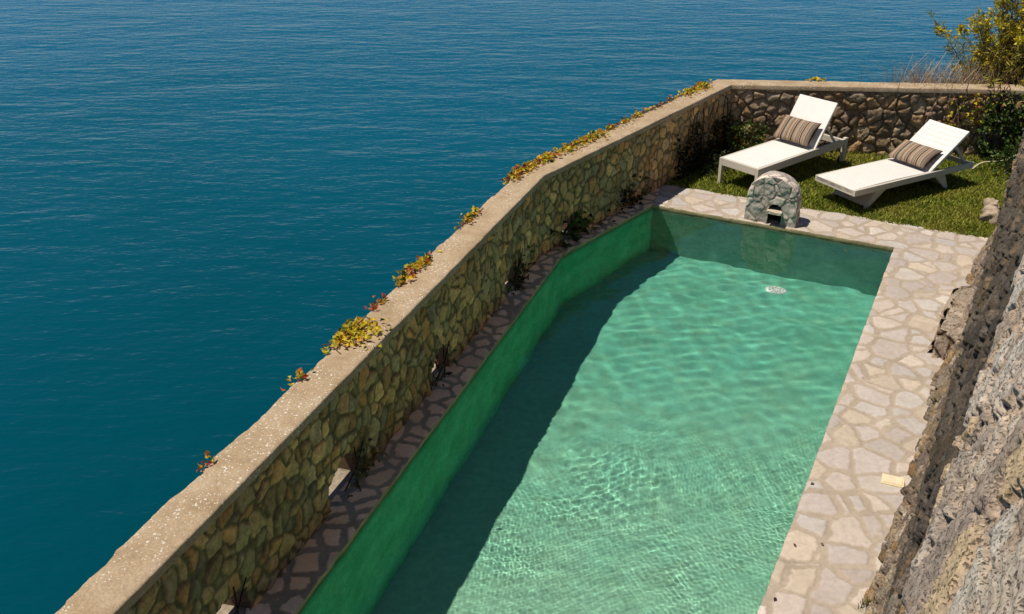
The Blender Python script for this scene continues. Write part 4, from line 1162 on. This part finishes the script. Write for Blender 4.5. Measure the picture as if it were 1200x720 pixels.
shrub('low_shrub', 'dark green plant at the end of the lawn beside the rock wall', (6.55, 12.2, 0.18), (0.35, 0.40, 0.26), 700, [(GRN, 0.6), (DRK, 0.4)], 0.055, 43)

def tuft(label, base, n, h, seed, name='grass_tuft', cols=None, lean=0.9, w=0.013, rad=0.1, cat='grass', group=None):
    r = np.random.default_rng(seed)
    ang = r.uniform(0, 6.28, n); q = np.abs(r.normal(0, rad, n))
    P = np.c_[base[0] + np.cos(ang) * q * 1.6, base[1] + np.sin(ang) * q, np.full(n, base[2])]
    cols = cols or [(0.50, 0.37, 0.22), (0.42, 0.28, 0.18), (0.58, 0.46, 0.30), (0.34, 0.21, 0.15)]
    c = mixpal(r, n, (cols, 1.0))
    a = r.uniform(0, 6.28, n); L = h * r.uniform(0.5, 1.15, n); le = lean * L * r.uniform(0.1, 1.0, n)
    wx = w * r.uniform(.6, 1.2, n)
    V = []; F = []
    for i in range(n):
        o = np.array([math.cos(a[i]) * le[i], math.sin(a[i]) * le[i] * .6, 0]); sd_ = np.array([-math.sin(a[i]), math.cos(a[i]), 0]) * wx[i] / 2
        if abs(sd_[0]) < wx[i] * .2: sd_ = np.array([wx[i] / 2, 0, 0])
        for t in (0, .35, .7, 1.0):
            pt = P[i] + o * t ** 1.8 + np.array([0, 0, L[i] * (t - 0.12 * t * t)])
            V += [pt - sd_ * (1 - .75 * t), pt + sd_ * (1 - .75 * t)]
        b = i * 8
        F += [[b, b + 1, b + 3, b + 2], [b + 2, b + 3, b + 5, b + 4], [b + 4, b + 5, b + 7, b + 6]]
    o = mesh_np(name, np.array(V), np.array(F), M['blade'], col=np.repeat(c, 8, 0), smooth=False)
    return tag(o, label, cat, group)
G = 'dry grass behind the garden wall'
tuft('dense dry straw grass clump standing behind the garden wall cap', (5.60, 13.40, 0.45), 420, 0.76, 51, lean=0.8, rad=0.22, group=G)
tuft('sparser dry grass clump behind the wall cap between the dense one and the bush', (6.10, 13.40, 0.5), 300, 0.66, 52, lean=0.95, rad=0.15, group=G)
tuft('tall thin dry grass stalks rising beside the flowering bush', (6.32, 13.5, 0.45), 70, 1.0, 53, lean=0.7, rad=0.16, group=G)
tuft('dry brown grass under the dark foot of the flowering bush', (6.85, 13.4, 0.45), 160, 0.8, 54, lean=0.9, rad=0.22, group=G)
tuft('small green weed tuft at the near foot of the rock wall', (2.16, 4.52, 0.0), 40, 0.09, 55, name='weed', cols=[(0.10, 0.12, 0.02), (0.22, 0.17, 0.05), (0.07, 0.09, 0.02)], rad=0.02, w=0.006, cat='plant')

def flowering_bush():
    """a tangle of arching stems with fine needle leaves and clustered yellow flower heads, rooted on the ledge outside the wall"""
    r = np.random.default_rng(61)
    root = np.array([7.15, 13.75, 0.0])
    stems = []; LP = []; LD = []; FP = []
    tips = []
    for k in range(420):
        e = np.array([7.22 + r.normal(0, 0.46), 13.75 + r.normal(0, 0.35), 0.85 + abs(r.normal(0.35, 0.62))])
        tips.append((e, r.uniform() < 0.45))
    for e in ([5.88, 13.55, 1.72], [5.98, 13.6, 1.60], [6.02, 13.55, 1.30], [6.10, 13.5, 1.22], [6.25, 13.6, 1.70], [6.22, 13.5, 1.14], [6.3, 13.5, 1.42], [6.35, 13.55, 1.28], [6.42, 13.45, 1.0], [6.5, 13.6, 1.65], [6.2, 13.5, 1.3], [6.55, 13.5, 1.45], [6.6, 13.5, 1.25]):
        tips.append((np.array(e) + [0.30, 0, 0], True))
    for e, fl in tips:
        b = root + np.array([r.normal(0, 0.22), r.normal(0, 0.12), 0])
        mid = b * 0.45 + e * 0.55 + np.array([0, 0, 0.18]) + r.normal(0, 0.06, 3)
        t = np.linspace(0, 1, 9)[:, None]
        path = b * (1 - t) ** 2 + 2 * mid * t * (1 - t) + e * t ** 2
        stems.append((path, np.linspace(0.010, 0.003, 9), np.array([0.13, 0.10, 0.05])))
        m = 60
        tt = r.uniform(0.35, 1.0, m)
        idx = tt * 8; i0 = np.minimum(idx.astype(int), 7); fr = (idx - i0)[:, None]
        pp = path[i0] * (1 - fr) + path[i0 + 1] * fr
        LP.append(pp); ax = path[-1] - path[-3]; ax /= np.linalg.norm(ax)
        dd = r.normal(size=(m, 3)) + ax * 1.0; LD.append(dd)
        if fl:
            for h in range(r.integers(2, 5)):
                c0 = e + r.normal(0, 0.05, 3) - ax * r.uniform(0, 0.15)
                q = 16; FP.append(c0 + r.normal(0, 0.028, (q, 3)))
    P = np.concatenate(LP); D = np.concatenate(LD); n = len(P)
    cols = mixpal(r, n, ([(0.32, 0.30, 0.04), (0.38, 0.32, 0.06), (0.22, 0.23, 0.04), (0.42, 0.33, 0.07), (0.26, 0.17, 0.06)], 1.0))
    V, F, c = leaf_cloud(P, D, np.full(n, 0.14), cols, r, fold=0.03, aspect=0.13)
    o = empty('flowering_bush', tuple(root)); tag(o, 'feathery olive bush with clustered yellow flowers rising behind the garden wall', 'bush')
    mesh_np('foliage', V - root, F, M['leaf'], o, c, smooth=False)
    FPc = np.concatenate(FP); m = len(FPc)
    d = r.normal(size=(m, 3)); d[:, 2] += 0.4
    V, F, c = leaf_cloud(FPc, d, np.full(m, 0.046), mixpal(r, m, ([(0.66, 0.54, 0.02), (0.72, 0.60, 0.04), (0.52, 0.42, 0.03), (0.42, 0.30, 0.03)], 1.0)), r, fold=0.3, aspect=0.9)
    mesh_np('flowers', V - root, F, M['leaf'], o, c, smooth=False)
    bag = Bag()
    for p, rad, col_ in stems:
        v, f = tube_np(p - root, rad, 5); bag.add(v, f, col_)
    bag.build('stems', M['stem'], o)
flowering_bush()

# ------------------------------------------------------------------ small things
def pool_drain():
    o = tag(empty('pool_drain', (3.00, 10.10, -PD)), 'round white drain grille with dark slots on the pool floor', 'drain')
    wm = mat_plain('drain_white', (0.80, 0.84, 0.80), 0.6, 0.2)
    bm = bmesh.new(); bmesh.ops.create_cone(bm, cap_ends=True, segments=40, radius1=0.125, radius2=0.112, depth=0.02)
    bmesh.ops.translate(bm, verts=bm.verts, vec=(0, 0, 0.0115)); d = bm_obj('rim', bm, wm, o, bevel=0.003)
    bm = bmesh.new()
    for k in range(10):
        a = 2 * math.pi * k / 10
        for r0, w, l in ((0.085, 0.006, 0.022), (0.048, 0.005, 0.016)):
            bx(bm, -l / 2, l / 2, -w, w, 0.0216, 0.0245, Matrix.Rotation(a + (0.3 if r0 < .05 else 0), 4, 'Z') @ Matrix.Translation((r0, 0, 0)))
    s = bm_obj('slots', bm, mat_plain('drain_dark', (0.03, 0.07, 0.06), 0.8, 0.1), o)
    for q in (d, s): q.cycles.is_caustics_receiver = True
pool_drain()

def access_cover():
    ang = math.atan2(RD[1], RD[0]) + 0.1
    o = tag(empty('access_cover', (2.735, 5.765, 0.004), ang), 'small cream access cover set in the paving by the rock wall', 'cover')
    fm = mat_plain('cream_plastic', (0.70, 0.58, 0.36), 0.55, 0.4, 0, 9, 0.12)
    bm = bmesh.new(); bx(bm, -0.06, 0.06, -0.078, 0.078, 0, 0.013); bm_obj('frame', bm, fm, o, bevel=0.003)
    bm = bmesh.new(); bx(bm, -0.047, 0.047, -0.064, 0.064, 0.0135, 0.0175); bm_obj('lid', bm, mat_plain('cream_lid', (0.74, 0.60, 0.40), 0.5, 0.4, 0, 12, 0.1), o, bevel=0.0015)
access_cover()

# pale dry twig lying on the lawn by the ivy
t = np.linspace(0, 1, 14)
tp = np.c_[5.98 + 0.85 * t, 12.30 + 0.42 * t + 0.05 * np.sin(t * 6), 0.05 + 0.10 * t + 0.02 * np.sin(t * 9)]
v, f = tube_np(tp, np.linspace(0.013, 0.006, 14), 6)
b = Bag(); b.add(v, f, np.array([0.55, 0.47, 0.33])); tag(b.build('twig', M['stem']), 'pale bent dry twig on the grass between the low lounger and the ivy', 'twig')

def fallen_leaf(x, y, a, label, col, size=0.035):
    V = np.array([(0, 0, .002), (.45, .28, .35), (1, 0, .15), (.45, -.28, .30), (.5, 0, .05)], float) * size
    o = mesh_np('fallen_leaf', V, [[0, 4, 2, 1], [0, 3, 2, 4]], M['leaf'], col=np.array(col), smooth=False)
    o.location = (x, y, 0.010); o.rotation_euler = (0, 0, a); tag(o, label, 'leaf', 'fallen leaves on the paving')
fallen_leaf(2.13, 5.72, 0.4, 'brown fallen leaf on the paving, the one farthest up among those by the pool edge', (0.16, 0.09, 0.03))
fallen_leaf(1.86, 5.06, 1.9, 'dark fallen leaf on the paving near the pool edge, below the brown one', (0.10, 0.05, 0.03))
fallen_leaf(2.05, 5.08, 2.6, 'curled dry leaf lying mid-paving between pool and rock wall', (0.17, 0.11, 0.05), 0.03)
fallen_leaf(1.60, 4.57, 0.9, 'nearest dark fallen leaf on the paving at the near end', (0.07, 0.04, 0.03))
